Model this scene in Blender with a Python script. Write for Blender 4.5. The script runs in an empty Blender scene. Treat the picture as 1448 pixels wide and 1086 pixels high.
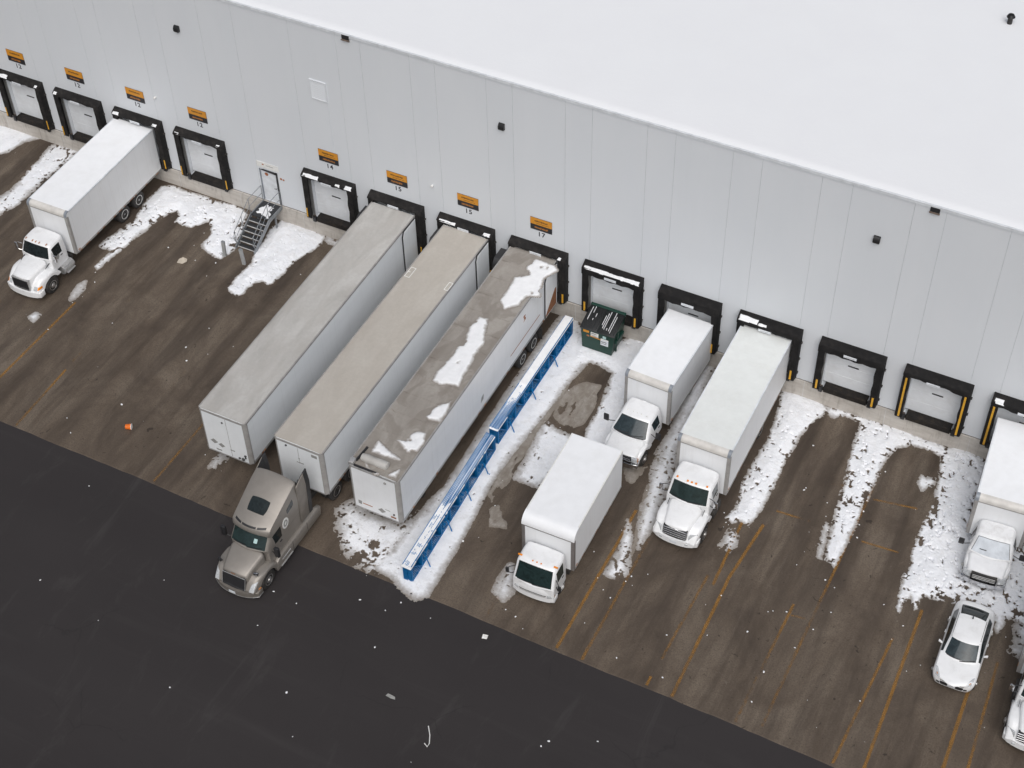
import bpy, bmesh, math, random
import numpy as np
from mathutils import Vector, Matrix
from mathutils.bvhtree import BVHTree
random.seed(7)
R = math.radians
sc = bpy.context.scene
col = sc.collection
PITCH = 4.1347          # spacing of the dock doors along the wall (x); wall face is y = 0, yard is y < 0

# ------------------------------------------------------------------ materials
def new_mat(name):
    m = bpy.data.materials.new(name); m.use_nodes = True
    nt = m.node_tree
    return m, nt, nt.nodes['Principled BSDF']

def nd(nt, t, **kw):
    n = nt.nodes.new(t)
    for k, v in kw.items():
        if k.startswith('i_'):
            n.inputs[k[2:].replace('_', ' ')].default_value = v
        else:
            setattr(n, k, v)
    return n

def coords(nt, scale=(1, 1, 1), src='Object', rot=(0, 0, 0)):
    tc = nt.nodes.new('ShaderNodeTexCoord'); mp = nt.nodes.new('ShaderNodeMapping')
    mp.inputs['Scale'].default_value = scale; mp.inputs['Rotation'].default_value = rot
    nt.links.new(tc.outputs[src], mp.inputs['Vector'])
    return mp.outputs['Vector']

def noise(nt, vec, scale, detail=4, rough=.55, dist=0):
    n = nt.nodes.new('ShaderNodeTexNoise')
    n.inputs['Scale'].default_value = scale; n.inputs['Detail'].default_value = detail
    n.inputs['Roughness'].default_value = rough; n.inputs['Distortion'].default_value = dist
    nt.links.new(vec, n.inputs['Vector'])
    return n.outputs['Fac']

def ramp(nt, fac, stops):
    r = nt.nodes.new('ShaderNodeValToRGB')
    el = r.color_ramp.elements
    while len(el) < len(stops): el.new(.5)
    for e, (p, c) in zip(el, stops):
        e.position = p
        e.color = (c, c, c, 1) if isinstance(c, (int, float)) else (*c, 1)
    nt.links.new(fac, r.inputs['Fac'])
    return r.outputs['Color']

def mix(nt, fac, a, b, mode='MIX'):
    n = nt.nodes.new('ShaderNodeMix'); n.data_type = 'RGBA'; n.blend_type = mode
    for idx, v in ((0, fac), (6, a), (7, b)):
        if isinstance(v, (int, float)): n.inputs[idx].default_value = v if idx == 0 else (v, v, v, 1)
        elif isinstance(v, tuple): n.inputs[idx].default_value = (*v, 1)
        else: nt.links.new(v, n.inputs[idx])
    return n.outputs[2]

def mth(nt, op, a, b=None, c=None):
    n = nt.nodes.new('ShaderNodeMath'); n.operation = op
    for i, v in enumerate((a, b, c)):
        if v is None: continue
        if isinstance(v, (int, float)): n.inputs[i].default_value = v
        else: nt.links.new(v, n.inputs[i])
    return n.outputs[0]

def bump(nt, bsdf, h, strength=.3, dist=.02):
    b = nt.nodes.new('ShaderNodeBump'); b.inputs['Strength'].default_value = strength; b.inputs['Distance'].default_value = dist
    nt.links.new(h, b.inputs['Height']); nt.links.new(b.outputs['Normal'], bsdf.inputs['Normal'])

def mat(name, c, rough=.5, metal=0, var=.12, vs=2.5, dirt=None, bumps=None, stretch=(1, 1, 1), coat=0, spec=None):
    """plain surface: colour with soft mottling, optional dirt film (colour, amount, scale) and a fine bump"""
    m, nt, b = new_mat(name)
    v = coords(nt, stretch)
    f = noise(nt, v, vs, 5)
    lo = tuple(x * (1 - var) for x in c); hi = tuple(min(1, x * (1 + var)) for x in c)
    out = ramp(nt, f, [(.3, lo), (.7, hi)])
    if dirt:
        dc, amt, ds = dirt
        df = noise(nt, v, ds, 8, .7, .4)
        df = ramp(nt, df, [(.48, 0), (.72, amt)])
        out = mix(nt, df, out, dc)
    nt.links.new(out, b.inputs['Base Color'])
    b.inputs['Roughness'].default_value = rough; b.inputs['Metallic'].default_value = metal
    if spec is not None: b.inputs['Specular IOR Level'].default_value = spec
    if coat: b.inputs['Coat Weight'].default_value = coat; b.inputs['Coat Roughness'].default_value = .08
    if bumps: bump(nt, b, noise(nt, v, bumps[0], 6), bumps[1], .01)
    return m

M = {}
GRIME = (.22, .19, .16)
M['white_paint'] = mat('white_paint', (.85, .86, .875), .28, dirt=(GRIME, .16, 1.6), var=.02, coat=.4)
M['dirty_white_paint'] = mat('dirty_white_paint', (.80, .81, .825), .38, dirt=(GRIME, .3, 2.2), var=.03)
M['box_side'] = mat('box_side', (.83, .845, .865), .42, dirt=(GRIME, .10, .8), var=.025)
def box_side(name, c):
    m, nt, b = new_mat(name)
    tc = nt.nodes.new('ShaderNodeTexCoord'); sx = nt.nodes.new('ShaderNodeSeparateXYZ'); nt.links.new(tc.outputs['Object'], sx.inputs[0])
    o = ramp(nt, noise(nt, coords(nt, (1, .4, 1)), 1.1, 6), [(.3, tuple(x * .96 for x in c)), (.7, c)])
    o = mix(nt, ramp(nt, noise(nt, coords(nt, (3, 3, .3)), 1.5, 8, .68), [(.52, 0), (.78, .14)]), o, (.34, .31, .28))
    o = mix(nt, ramp(nt, noise(nt, coords(nt), 11, 8, .8), [(.66, 0), (.76, .35)]), o, (.3, .27, .24))
    sm = mth(nt, 'PINGPONG', mth(nt, 'ADD', sx.outputs[1], .41), .405)
    o = mix(nt, ramp(nt, sm, [(0, .12), (.02, 0)]), o, (.3, .3, .3))
    nt.links.new(o, b.inputs['Base Color']); b.inputs['Roughness'].default_value = .4
    return m
M['box_side'] = box_side('box_side', (.83, .845, .865))
M['box_roof_white'] = mat('box_roof_white', (.865, .88, .905), .55, var=.025, dirt=((.68, .68, .67), .2, .7))
M['box_roof_pale'] = mat('box_roof_pale', (.76, .785, .775), .6, var=.03, dirt=((.58, .58, .55), .25, 1.0))
M['cream_trim'] = mat('cream_trim', (.66, .64, .61), .5, dirt=((.45, .41, .37), .3, 2))
M['grey_trim'] = mat('grey_trim', (.33, .32, .31), .5, dirt=((.2, .19, .18), .5, 3))
M['casting'] = mat('casting', (.26, .285, .32), .45, metal=.2)
M['dark_trim'] = mat('dark_trim', (.17, .155, .15), .5, dirt=((.1, .09, .08), .5, 3))
M['aluminium'] = mat('aluminium', (.5, .5, .5), .4, metal=.5, dirt=((.2, .18, .16), .4, 3))
M['chrome'] = mat('chrome', (.62, .62, .63), .18, metal=1, var=.05)
M['black_plastic'] = mat('black_plastic', (.022, .022, .024), .45)
M['chassis'] = mat('chassis', (.03, .028, .027), .7, dirt=((.12, .1, .085), .5, 5))
M['rubber'] = mat('rubber', (.026, .025, .025), .75, dirt=((.14, .12, .1), .45, 6))
M['rim_white'] = mat('rim_white', (.62, .62, .61), .4, dirt=(GRIME, .6, 6))
M['rim_metal'] = mat('rim_metal', (.45, .44, .43), .3, metal=.8, dirt=(GRIME, .4, 8))
M['amber'] = mat('amber', (.85, .28, .02), .25, var=.05)
M['amber_dull'] = mat('amber_dull', (.45, .2, .08), .3, var=.05)
M['rust'] = mat('rust', (.26, .11, .05), .85, var=.4, vs=14)
M['headlamp'] = mat('headlamp', (.56, .58, .60), .1, metal=.15, var=.2, vs=22)
M['plate'] = mat('plate', (.70, .73, .77), .4, var=.1, vs=40)
M['sticker'] = mat('sticker', (.45, .62, .62), .4, var=.3, vs=30)
M['decal_grey'] = mat('decal_grey', (.3, .3, .29), .5, var=.25, vs=20)
M['decal_dark'] = mat('decal_dark', (.06, .06, .06), .5)
M['decal_orange'] = mat('decal_orange', (.36, .13, .05), .5)
M['white_mark'] = mat('white_mark', (.78, .78, .76), .5, var=.08, vs=12)

def glass_mat(name, c, rough=.06):
    m, nt, b = new_mat(name)
    f = noise(nt, coords(nt), 3.5, 4, .6, 1.2)
    nt.links.new(ramp(nt, f, [(.35, tuple(x * .55 for x in c)), (.65, c)]), b.inputs['Base Color'])
    b.inputs['Roughness'].default_value = rough; b.inputs['IOR'].default_value = 1.5
    return m
M['glass'] = glass_mat('glass', (.02, .028, .03))
M['glass_green'] = glass_mat('glass_green', (.018, .036, .036))
M['glass_pale'] = glass_mat('glass_pale', (.035, .052, .060), .08)

def trailer_side(name, c, amt):
    m, nt, b = new_mat(name)
    tc = nt.nodes.new('ShaderNodeTexCoord'); sx = nt.nodes.new('ShaderNodeSeparateXYZ'); nt.links.new(tc.outputs['Object'], sx.inputs[0])
    v = coords(nt, (1, .25, 1))
    f = noise(nt, v, 1.2, 5)
    o = ramp(nt, f, [(.3, tuple(x * .93 for x in c)), (.7, c)])
    run = noise(nt, coords(nt, (3, 3, .25)), 1.5, 7, .65)          # vertical dirt runs
    o = mix(nt, ramp(nt, run, [(.5, 0), (.75, amt)]), o, (.3, .28, .26))
    seam = mth(nt, 'PINGPONG', mth(nt, 'ADD', sx.outputs[1], .61), .61)                  # panel joints every 1.22 m
    o = mix(nt, ramp(nt, seam, [(0, .16), (.015, 0)]), o, (.3, .3, .3))
    nt.links.new(o, b.inputs['Base Color']); b.inputs['Roughness'].default_value = .3; b.inputs['Metallic'].default_value = .05
    return m
M['trailer_side'] = trailer_side('trailer_side', (.885, .915, .94), .05)
M['trailer_side_b'] = trailer_side('trailer_side_b', (.885, .905, .93), .08)

def trailer_roof(name, a, b_, stain, amt, ss=.35):
    m, nt, b = new_mat(name)
    f = noise(nt, coords(nt, (1, .3, 1), rot=(0, 0, R(-25))), .9, 8, .6, .6)
    o = ramp(nt, f, [(.32, a), (.62, b_)])
    g = noise(nt, coords(nt), 7, 8, .75)
    o = mix(nt, ramp(nt, g, [(.4, 0), (.7, .25)]), o, tuple(x * .7 for x in a))
    s = noise(nt, coords(nt, (.8, .6, 1)), ss * 2, 5, .5, 1.5)
    o = mix(nt, ramp(nt, s, [(.48, 0), (.54, amt * .75), (.6, amt)]), o, stain)
    nt.links.new(o, b.inputs['Base Color']); b.inputs['Roughness'].default_value = .55
    return m
M['roof_tan'] = trailer_roof('roof_tan', (.39, .376, .355), (.53, .52, .50), (.44, .42, .395), .4)
M['roof_tan_b'] = trailer_roof('roof_tan_b', (.44, .405, .36), (.50, .47, .425), (.42, .385, .345), .3, .6)
M['roof_wet'] = trailer_roof('roof_wet', (.25, .225, .20), (.36, .335, .305), (.18, .155, .132), .45, .45)
M['tractor_paint'] = mat('tractor_paint', (.295, .272, .247), .46, metal=.4, var=.05, dirt=((.27, .245, .22), .4, 2), coat=.1)
M['tractor_paint_dark'] = mat('tractor_paint_dark', (.25, .228, .205), .46, metal=.4, var=.08, dirt=((.16, .14, .12), .5, 2))

# snow
def snow_mat(name, c, c2, s=2.0, bs=.5, dirty=0, dcol=(.3, .26, .22), stretch=(1, 1, 1), wet=0):
    m, nt, b = new_mat(name)
    v = coords(nt, stretch)
    o = ramp(nt, noise(nt, v, s, 8, .6), [(.3, c2), (.65, c)])
    if dirty:
        o = mix(nt, ramp(nt, noise(nt, v, 3.2, 9, .72, .6), [(.5, 0), (.78, dirty)]), o, dcol)
    if wet:
        at = nt.nodes.new('ShaderNodeAttribute'); at.attribute_name = 'depth'; at.attribute_type = 'GEOMETRY'
        w_ = mth(nt, 'ADD', at.outputs['Fac'], mth(nt, 'MULTIPLY', mth(nt, 'SUBTRACT', noise(nt, v, 5, 6, .7), .5), .03))
        o = mix(nt, ramp(nt, w_, [(0, .92), (wet * .4, .6), (wet, 0)]), o, (.22, .19, .16))
    nt.links.new(o, b.inputs['Base Color']); b.inputs['Roughness'].default_value = .75
    b.inputs['Specular IOR Level'].default_value = .25
    h = mth(nt, 'ADD', noise(nt, v, 4, 8, .65), mth(nt, 'MULTIPLY', noise(nt, v, 22, 4), .25))
    bump(nt, b, h, bs, .12)
    return m
M['snow'] = snow_mat('snow', (.89, .905, .94), (.80, .82, .86), 2.2, .4, .35, (.50, .46, .41), wet=.032)
M['thin_snow'] = snow_mat('thin_snow', (.88, .89, .91), (.8, .81, .83), 2.5, .25, wet=.04)
M['roof_snow'] = snow_mat('roof_snow', (.875, .89, .915), (.86, .873, .90), .35, .08)
M['clean_snow'] = snow_mat('clean_snow', (.88, .89, .91), (.8, .81, .83), 2.5, .3)
M['slush'] = snow_mat('slush', (.36, .335, .305), (.20, .172, .142), 1.3, .06, .75, (.15, .122, .096), (1.3, .8, 1), wet=.008)

# building
def wall_mat():
    m, nt, b = new_mat('wall_panel')
    v = coords(nt, (1, 1, .35))
    o = ramp(nt, noise(nt, v, .5, 6, .55), [(.3, (.685, .715, .752)), (.7, (.71, .736, .77))])
    run = noise(nt, coords(nt, (2.2, 1, .09)), 1.3, 8, .65)
    o = mix(nt, ramp(nt, run, [(.52, 0), (.8, .06)]), o, (.55, .55, .54))
    nt.links.new(o, b.inputs['Base Color']); b.inputs['Roughness'].default_value = .5
    bump(nt, b, noise(nt, coords(nt), 60, 3), .06, .01)
    return m
M['wall_panel'] = wall_mat()
M['joint'] = mat('joint', (.61, .635, .66), .7)
M['coping'] = mat('coping', (.70, .73, .765), .45)
M['door_panel'] = mat('door_panel', (.76, .785, .815), .45, var=.03, dirt=((.5, .49, .47), .25, 1.5))
def conc_mat():
    m, nt, b = new_mat('foundation_concrete')
    o = ramp(nt, noise(nt, coords(nt, (.6, 1, 2.5)), 1.6, 8, .65), [(.3, (.42, .388, .35)), (.7, (.56, .53, .49))])
    st = noise(nt, coords(nt, (3, 1, .5)), 1.4, 8, .7, .5)
    o = mix(nt, ramp(nt, st, [(.52, 0), (.75, .6)]), o, (.17, .14, .115))
    nt.links.new(o, b.inputs['Base Color']); b.inputs['Roughness'].default_value = .85
    bump(nt, b, noise(nt, coords(nt), 18, 6), .25, .01)
    return m
M['concrete'] = conc_mat()
M['shelter'] = mat('shelter', (.012, .0115, .012), .75, var=.3, vs=3, dirt=((.035, .031, .029), .6, 2.5), bumps=(5, .25), spec=.2)
M['shelter_worn'] = mat('shelter_worn', (.016, .015, .015), .72, var=.35, vs=3, dirt=((.06, .052, .047), .5, 2.5), bumps=(5, .25), spec=.2)
M['tunnel_grey'] = mat('tunnel_grey', (.22, .22, .22), .6, dirt=((.1, .09, .08), .6, 3))
M['yellow'] = mat('yellow', (.70, .37, .025), .5, dirt=((.3, .2, .08), .4, 6))
M['leveler'] = mat('leveler', (.016, .014, .013), .7, var=.3, dirt=((.06, .045, .033), .6, 4), spec=.25)
M['brown_block'] = mat('brown_block', (.16, .12, .095), .8, var=.3, vs=8)
M['sign_orange'] = mat('sign_orange', (.66, .28, .025), .5, var=.07, vs=5)
M['sign_black'] = mat('sign_black', (.02, .02, .024), .5)
M['sign_text'] = mat('sign_text', (.16, .08, .02), .6)
M['sign_band'] = mat('sign_band', (.42, .17, .04), .5, var=.2, vs=12)
M['number'] = mat('number', (.035, .035, .045), .6)
M['lamp_body'] = mat('lamp_body', (.012, .012, .013), .4)
M['galv'] = mat('galv', (.30, .32, .34), .5, metal=.55, var=.2, vs=4, dirt=((.16, .15, .14), .4, 5))
M['grating'] = mat('grating', (.028, .03, .033), .6, var=.4, vs=30)
M['tread_edge'] = mat('tread_edge', (.5, .5, .5), .6)
M['post'] = mat('post', (.36, .37, .37), .6, dirt=((.2, .18, .16), .5, 5))
M['dump_green'] = mat('dump_green', (.008, .045, .032), .42, var=.12, dirt=((.02, .035, .028), .5, 2.5), bumps=(2, .1))
M['dump_lid'] = mat('dump_lid', (.016, .017, .018), .4, var=.2, bumps=(5, .3))
M['rack_blue'] = mat('rack_blue', (.003, .155, .40), .5, var=.15, vs=5, dirt=((.003, .06, .17), .4, 7), spec=.15)
M['bottle_orange'] = mat('bottle_orange', (.80, .17, .015), .45)
M['paper'] = mat('paper', (.76, .75, .72), .8, var=.1, vs=8)
M['cardboard'] = mat('cardboard', (.52, .46, .38), .85, var=.1, vs=8)

def line_mat():
    m, nt, b = new_mat('worn_yellow_paint')
    v = coords(nt)
    c = ramp(nt, noise(nt, v, 2, 5), [(.3, (.27, .135, .03)), (.7, (.40, .19, .03))])
    nt.links.new(c, b.inputs['Base Color']); b.inputs['Roughness'].default_value = .7
    # paint that has flaked away lets the concrete show
    a = mth(nt, 'ADD', mth(nt, 'MULTIPLY', noise(nt, coords(nt, (1, .35, 1)), .55, 4, .5), .7), mth(nt, 'MULTIPLY', noise(nt, v, 6, 8, .75), .55))
    tr = nt.nodes.new('ShaderNodeBsdfTransparent'); mx = nt.nodes.new('ShaderNodeMixShader')
    k = nt.nodes.new('ShaderNodeAttribute'); k.attribute_name = 'wear'; k.attribute_type = 'GEOMETRY'
    al = mth(nt, 'MINIMUM', mth(nt, 'MAXIMUM', mth(nt, 'MULTIPLY', mth(nt, 'SUBTRACT', a, mth(nt, 'SUBTRACT', k.outputs['Fac'], .06)), 3), 0), .56)
    nt.links.new(al, mx.inputs[0]); nt.links.new(tr.outputs[0], mx.inputs[1]); nt.links.new(b.outputs[0], mx.inputs[2])
    nt.links.new(mx.outputs[0], nt.nodes['Material Output'].inputs['Surface'])
    return m
M['line'] = line_mat()

def apron_mat():
    m, nt, b = new_mat('apron_concrete')
    tc = nt.nodes.new('ShaderNodeTexCoord'); sx = nt.nodes.new('ShaderNodeSeparateXYZ'); nt.links.new(tc.outputs['Object'], sx.inputs[0])
    X, Y = sx.outputs[0], sx.outputs[1]
    blot = noise(nt, coords(nt, (1, .6, 1)), .40, 10, .66, .6)
    o = ramp(nt, blot, [(.30, (0.0691, 0.0521, 0.0399)), (.5, (0.1227, 0.095, 0.0716)), (.68, (0.1771, 0.143, 0.1106))])
    # streaks left by tyres and ploughs, running away from the wall
    st = noise(nt, coords(nt, (1.1, .10, 1), rot=(0, 0, R(4))), 1.1, 10, .66, .5)
    o = mix(nt, ramp(nt, st, [(.34, .60), (.55, 0)]), o, (0.0432, 0.032, 0.0252))
    st2 = noise(nt, coords(nt, (3.4, .22, 1), rot=(0, 0, R(-6))), 1.3, 10, .74, .7)
    o = mix(nt, ramp(nt, st2, [(.60, 0), (.84, .42)]), o, (0.216, 0.1851, 0.1587))
    # dark wet wheel tracks of each bay, with a paler strip between them
    wob = mth(nt, 'MULTIPLY', mth(nt, 'SUBTRACT', noise(nt, coords(nt, (.5, .16, 1)), .8, 3), .5), 1.3)
    fr = mth(nt, 'FRACT', mth(nt, 'DIVIDE', mth(nt, 'ADD', mth(nt, 'ADD', X, wob), PITCH / 2), PITCH))
    d = mth(nt, 'ABSOLUTE', mth(nt, 'MULTIPLY', mth(nt, 'SUBTRACT', fr, .5), PITCH))
    tr = mth(nt, 'ABSOLUTE', mth(nt, 'SUBTRACT', d, 1.0))
    trk = ramp(nt, mth(nt, 'ADD', tr, mth(nt, 'MULTIPLY', mth(nt, 'SUBTRACT', noise(nt, coords(nt, (1, .5, 1)), 1.6, 8, .7), .5), .7)), [(.18, 1), (.52, 0)])
    near = mth(nt, 'MULTIPLY', ramp(nt, mth(nt, 'ADD', mth(nt, 'MULTIPLY', Y, .055), 1.0), [(.2, .22), (.55, .8), (.8, 1)]), ramp(nt, noise(nt, coords(nt, (1.2, .2, 1)), .9, 8, .7), [(.33, .25), (.6, .95)]))
    o = mix(nt, mth(nt, 'MULTIPLY', trk, mth(nt, 'MULTIPLY', near, .85)), o, (0.0449, 0.0328, 0.0252))
    # fine grit, pits, oil spots
    o = mix(nt, ramp(nt, noise(nt, coords(nt), 15, 7, .75), [(.36, .65), (.54, 0)]), o, (0.0605, 0.0463, 0.035))
    o = mix(nt, ramp(nt, noise(nt, coords(nt), 6, 12, .82), [(.57, 0), (.74, .5)]), o, (0.216, 0.181, 0.1464))
    o = mix(nt, ramp(nt, noise(nt, coords(nt, (1.2, 1, 1)), 2.1, 3, .5, .9), [(.69, 0), (.73, .75)]), o, (0.0294, 0.0219, 0.0171))
    o = mix(nt, ramp(nt, noise(nt, coords(nt), 5.3, 2, .4, .6), [(.73, 0), (.77, .8)]), o, (0.0259, 0.0202, 0.0163))
    # fine curved scuffs
    sc1 = noise(nt, coords(nt, (1, .7, 1), rot=(0, 0, R(20))), .55, 3, .5, 2.2)
    ln = mth(nt, 'PINGPONG', mth(nt, 'MULTIPLY', sc1, 22), .5)
    o = mix(nt, mth(nt, 'MULTIPLY', ramp(nt, ln, [(0, .34), (.05, 0)]), ramp(nt, noise(nt, coords(nt), .8, 6, .7), [(.47, 0), (.62, 1)])), o, (0.2074, 0.1767, 0.1505))
    # saw-cut joints of the slab
    jy = mth(nt, 'PINGPONG', mth(nt, 'ADD', Y, 200.7), 3.05)
    o = mix(nt, ramp(nt, jy, [(0, .30), (.016, 0)]), o, (0.0518, 0.0404, 0.031))
    nt.links.new(o, b.inputs['Base Color'])
    rg = ramp(nt, noise(nt, coords(nt, (1, .3, 1)), .7, 6), [(.35, .5), (.6, .85)])
    nt.links.new(rg, b.inputs['Roughness']); b.inputs['Specular IOR Level'].default_value = .35
    bump(nt, b, noise(nt, coords(nt), 30, 6, .7), .25, .01)
    return m
M['apron'] = apron_mat()

def asphalt_mat():
    m, nt, b = new_mat('asphalt')
    o = ramp(nt, noise(nt, coords(nt, (.5, 1, 1)), .22, 7, .55), [(.3, (.0225, .0185, .0193)), (.7, (.0290, .0245, .0252))])
    o = mix(nt, ramp(nt, noise(nt, coords(nt), 90, 3, .8), [(.3, .5), (.65, 0)]), o, (.026, .023, .023))
    o = mix(nt, ramp(nt, noise(nt, coords(nt), 45, 5, .85), [(.62, 0), (.8, .5)]), o, (.09, .083, .08))
    o = mix(nt, ramp(nt, noise(nt, coords(nt, (.07, .9, 1), rot=(0, 0, R(4))), .9, 8, .65), [(.54, 0), (.8, .25)]), o, (.068, .063, .062))
    # pale salt bloom where the plough and the trucks dragged slush across
    o = mix(nt, ramp(nt, noise(nt, coords(nt, (1.4, .35, 1), rot=(0, 0, R(-20))), .45, 9, .72, .8), [(.56, 0), (.80, .38)]), o, (.085, .08, .078))
    ck = nd(nt, 'ShaderNodeTexVoronoi', feature='DISTANCE_TO_EDGE'); ck.inputs['Scale'].default_value = .11
    cv = nt.nodes.new('ShaderNodeVectorMath'); cv.operation = 'ADD'
    wn = nd(nt, 'ShaderNodeTexNoise'); wn.inputs['Scale'].default_value = .7; wn.inputs['Detail'].default_value = 6; nt.links.new(coords(nt), wn.inputs['Vector'])
    nt.links.new(coords(nt), cv.inputs[0]); nt.links.new(wn.outputs['Color'], cv.inputs[1]); nt.links.new(cv.outputs[0], ck.inputs['Vector'])
    o = mix(nt, mth(nt, 'MULTIPLY', ramp(nt, ck.outputs['Distance'], [(0, .5), (.0025, 0)]), ramp(nt, noise(nt, coords(nt), .35, 4), [(.5, 0), (.58, 1)])), o, (.012, .011, .011))
    nt.links.new(o, b.inputs['Base Color']); b.inputs['Roughness'].default_value = .82
    bump(nt, b, noise(nt, coords(nt), 70, 4, .8), .35, .01)
    return m
M['asphalt'] = asphalt_mat()
# ------------------------------------------------------------------ mesh helpers
class MB:
    def __init__(s): s.bm = bmesh.new()
    def _bev(s, faces, bev, seg):
        if bev > 0:
            ed = list({e for f in faces for e in f.edges})
            bmesh.ops.bevel(s.bm, geom=ed, offset=bev, segments=seg, profile=.5, affect='EDGES', clamp_overlap=True)
    def hexa(s, p, m=0, bev=0, seg=2):
        v = [s.bm.verts.new(q) for q in p]
        fs = []
        for q in ((0, 3, 2, 1), (4, 5, 6, 7), (0, 1, 5, 4), (1, 2, 6, 5), (2, 3, 7, 6), (3, 0, 4, 7)):
            f = s.bm.faces.new([v[i] for i in q]); f.material_index = m; fs.append(f)
        s._bev(fs, bev, seg)
    def box(s, x0, x1, y0, y1, z0, z1, m=0, bev=0, seg=2):
        s.hexa([(x0, y0, z0), (x1, y0, z0), (x1, y1, z0), (x0, y1, z0), (x0, y0, z1), (x1, y0, z1), (x1, y1, z1), (x0, y1, z1)], m, bev, seg)
    def prism(s, pts, axis, a0, a1, m=0, bev=0, seg=2):
        f3 = {'x': lambda u, v, a: (a, u, v), 'y': lambda u, v, a: (u, a, v), 'z': lambda u, v, a: (u, v, a)}[axis]
        A = [s.bm.verts.new(f3(u, v, a0)) for u, v in pts]; B = [s.bm.verts.new(f3(u, v, a1)) for u, v in pts]
        fs = [s.bm.faces.new(A), s.bm.faces.new(B[::-1])]
        n = len(pts)
        for i in range(n): fs.append(s.bm.faces.new([A[i], B[i], B[(i + 1) % n], A[(i + 1) % n]]))
        for f in fs: f.material_index = m
        s._bev(fs, bev, seg)
    def tube(s, pts, r, n=7, m=0):
        pts = [Vector(p) for p in pts]; rings = []
        up = Vector((0, 0, 1))
        for i, p in enumerate(pts):
            d = (pts[min(i + 1, len(pts) - 1)] - pts[max(i - 1, 0)]).normalized()
            a = d.cross(up)
            if a.length < .05: a = d.cross(Vector((0, 1, 0)))
            a.normalize(); b = d.cross(a)
            rings.append([s.bm.verts.new(p + (a * math.cos(t) + b * math.sin(t)) * r) for t in [2 * math.pi * k / n for k in range(n)]])
        for A, B in zip(rings, rings[1:]):
            for k in range(n):
                f = s.bm.faces.new([A[k], A[(k + 1) % n], B[(k + 1) % n], B[k]]); f.material_index = m
        for A in (rings[0][::-1], rings[-1]):
            f = s.bm.faces.new(A); f.material_index = m
    def lathe(s, prof, c, n=24, m=0, axis='x'):
        """prof: (radius, offset along axis); rings about the axis through c"""
        rings = []
        for r, a in prof:
            ring = []
            for k in range(n):
                t = 2 * math.pi * k / n; u, v = r * math.cos(t), r * math.sin(t)
                q = {'x': (a, u, v), 'y': (u, a, v), 'z': (u, v, a)}[axis]
                ring.append(s.bm.verts.new((c[0] + q[0], c[1] + q[1], c[2] + q[2])))
            rings.append(ring)
        for A, B in zip(rings, rings[1:]):
            for k in range(n):
                f = s.bm.faces.new([A[k], A[(k + 1) % n], B[(k + 1) % n], B[k]]); f.material_index = m
        for A in (rings[0], rings[-1]):
            f = s.bm.faces.new(A); f.material_index = m
    def face(s, pts, m=0):
        f = s.bm.faces.new([s.bm.verts.new(p) for p in pts]); f.material_index = m
    def strip(s, rings, m=0, close=False):
        V = [[s.bm.verts.new(p) for p in r] for r in rings]
        for A, B in zip(V, V[1:]):
            k = len(A)
            for i in range(k if close else k - 1):
                f = s.bm.faces.new([A[i], A[(i + 1) % k], B[(i + 1) % k], B[i]]); f.material_index = m
        return V
    def build(s, name, mats, parent=None, smooth=35, recalc=True):
        if recalc: bmesh.ops.recalc_face_normals(s.bm, faces=s.bm.faces[:])
        me = bpy.data.meshes.new(name); s.bm.to_mesh(me); s.bm.free()
        for mm in (mats if isinstance(mats, (list, tuple)) else [mats]): me.materials.append(M[mm] if isinstance(mm, str) else mm)
        if smooth:
            me.polygons.foreach_set('use_smooth', [True] * len(me.polygons)); me.set_sharp_from_angle(angle=R(smooth))
        o = bpy.data.objects.new(name, me); col.objects.link(o); o.parent = parent
        return o

def tag(o, label=None, cat=None, group=None, kind=None):
    if label: o['label'] = label
    if cat: o['category'] = cat
    if group: o['group'] = group
    if kind: o['kind'] = kind
    return o

def thing(name, label, cat, loc=(0, 0, 0), rz=0, group=None):
    o = bpy.data.objects.new(name, None); col.objects.link(o)
    o.location = loc; o.rotation_euler = (0, 0, rz); o.empty_display_size = .3
    return tag(o, label, cat, group)

def copy_tree(o, parent=None):
    c = o.copy(); col.objects.link(c); c.parent = parent
    for ch in list(o.children): copy_tree(ch, c)
    return c

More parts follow.
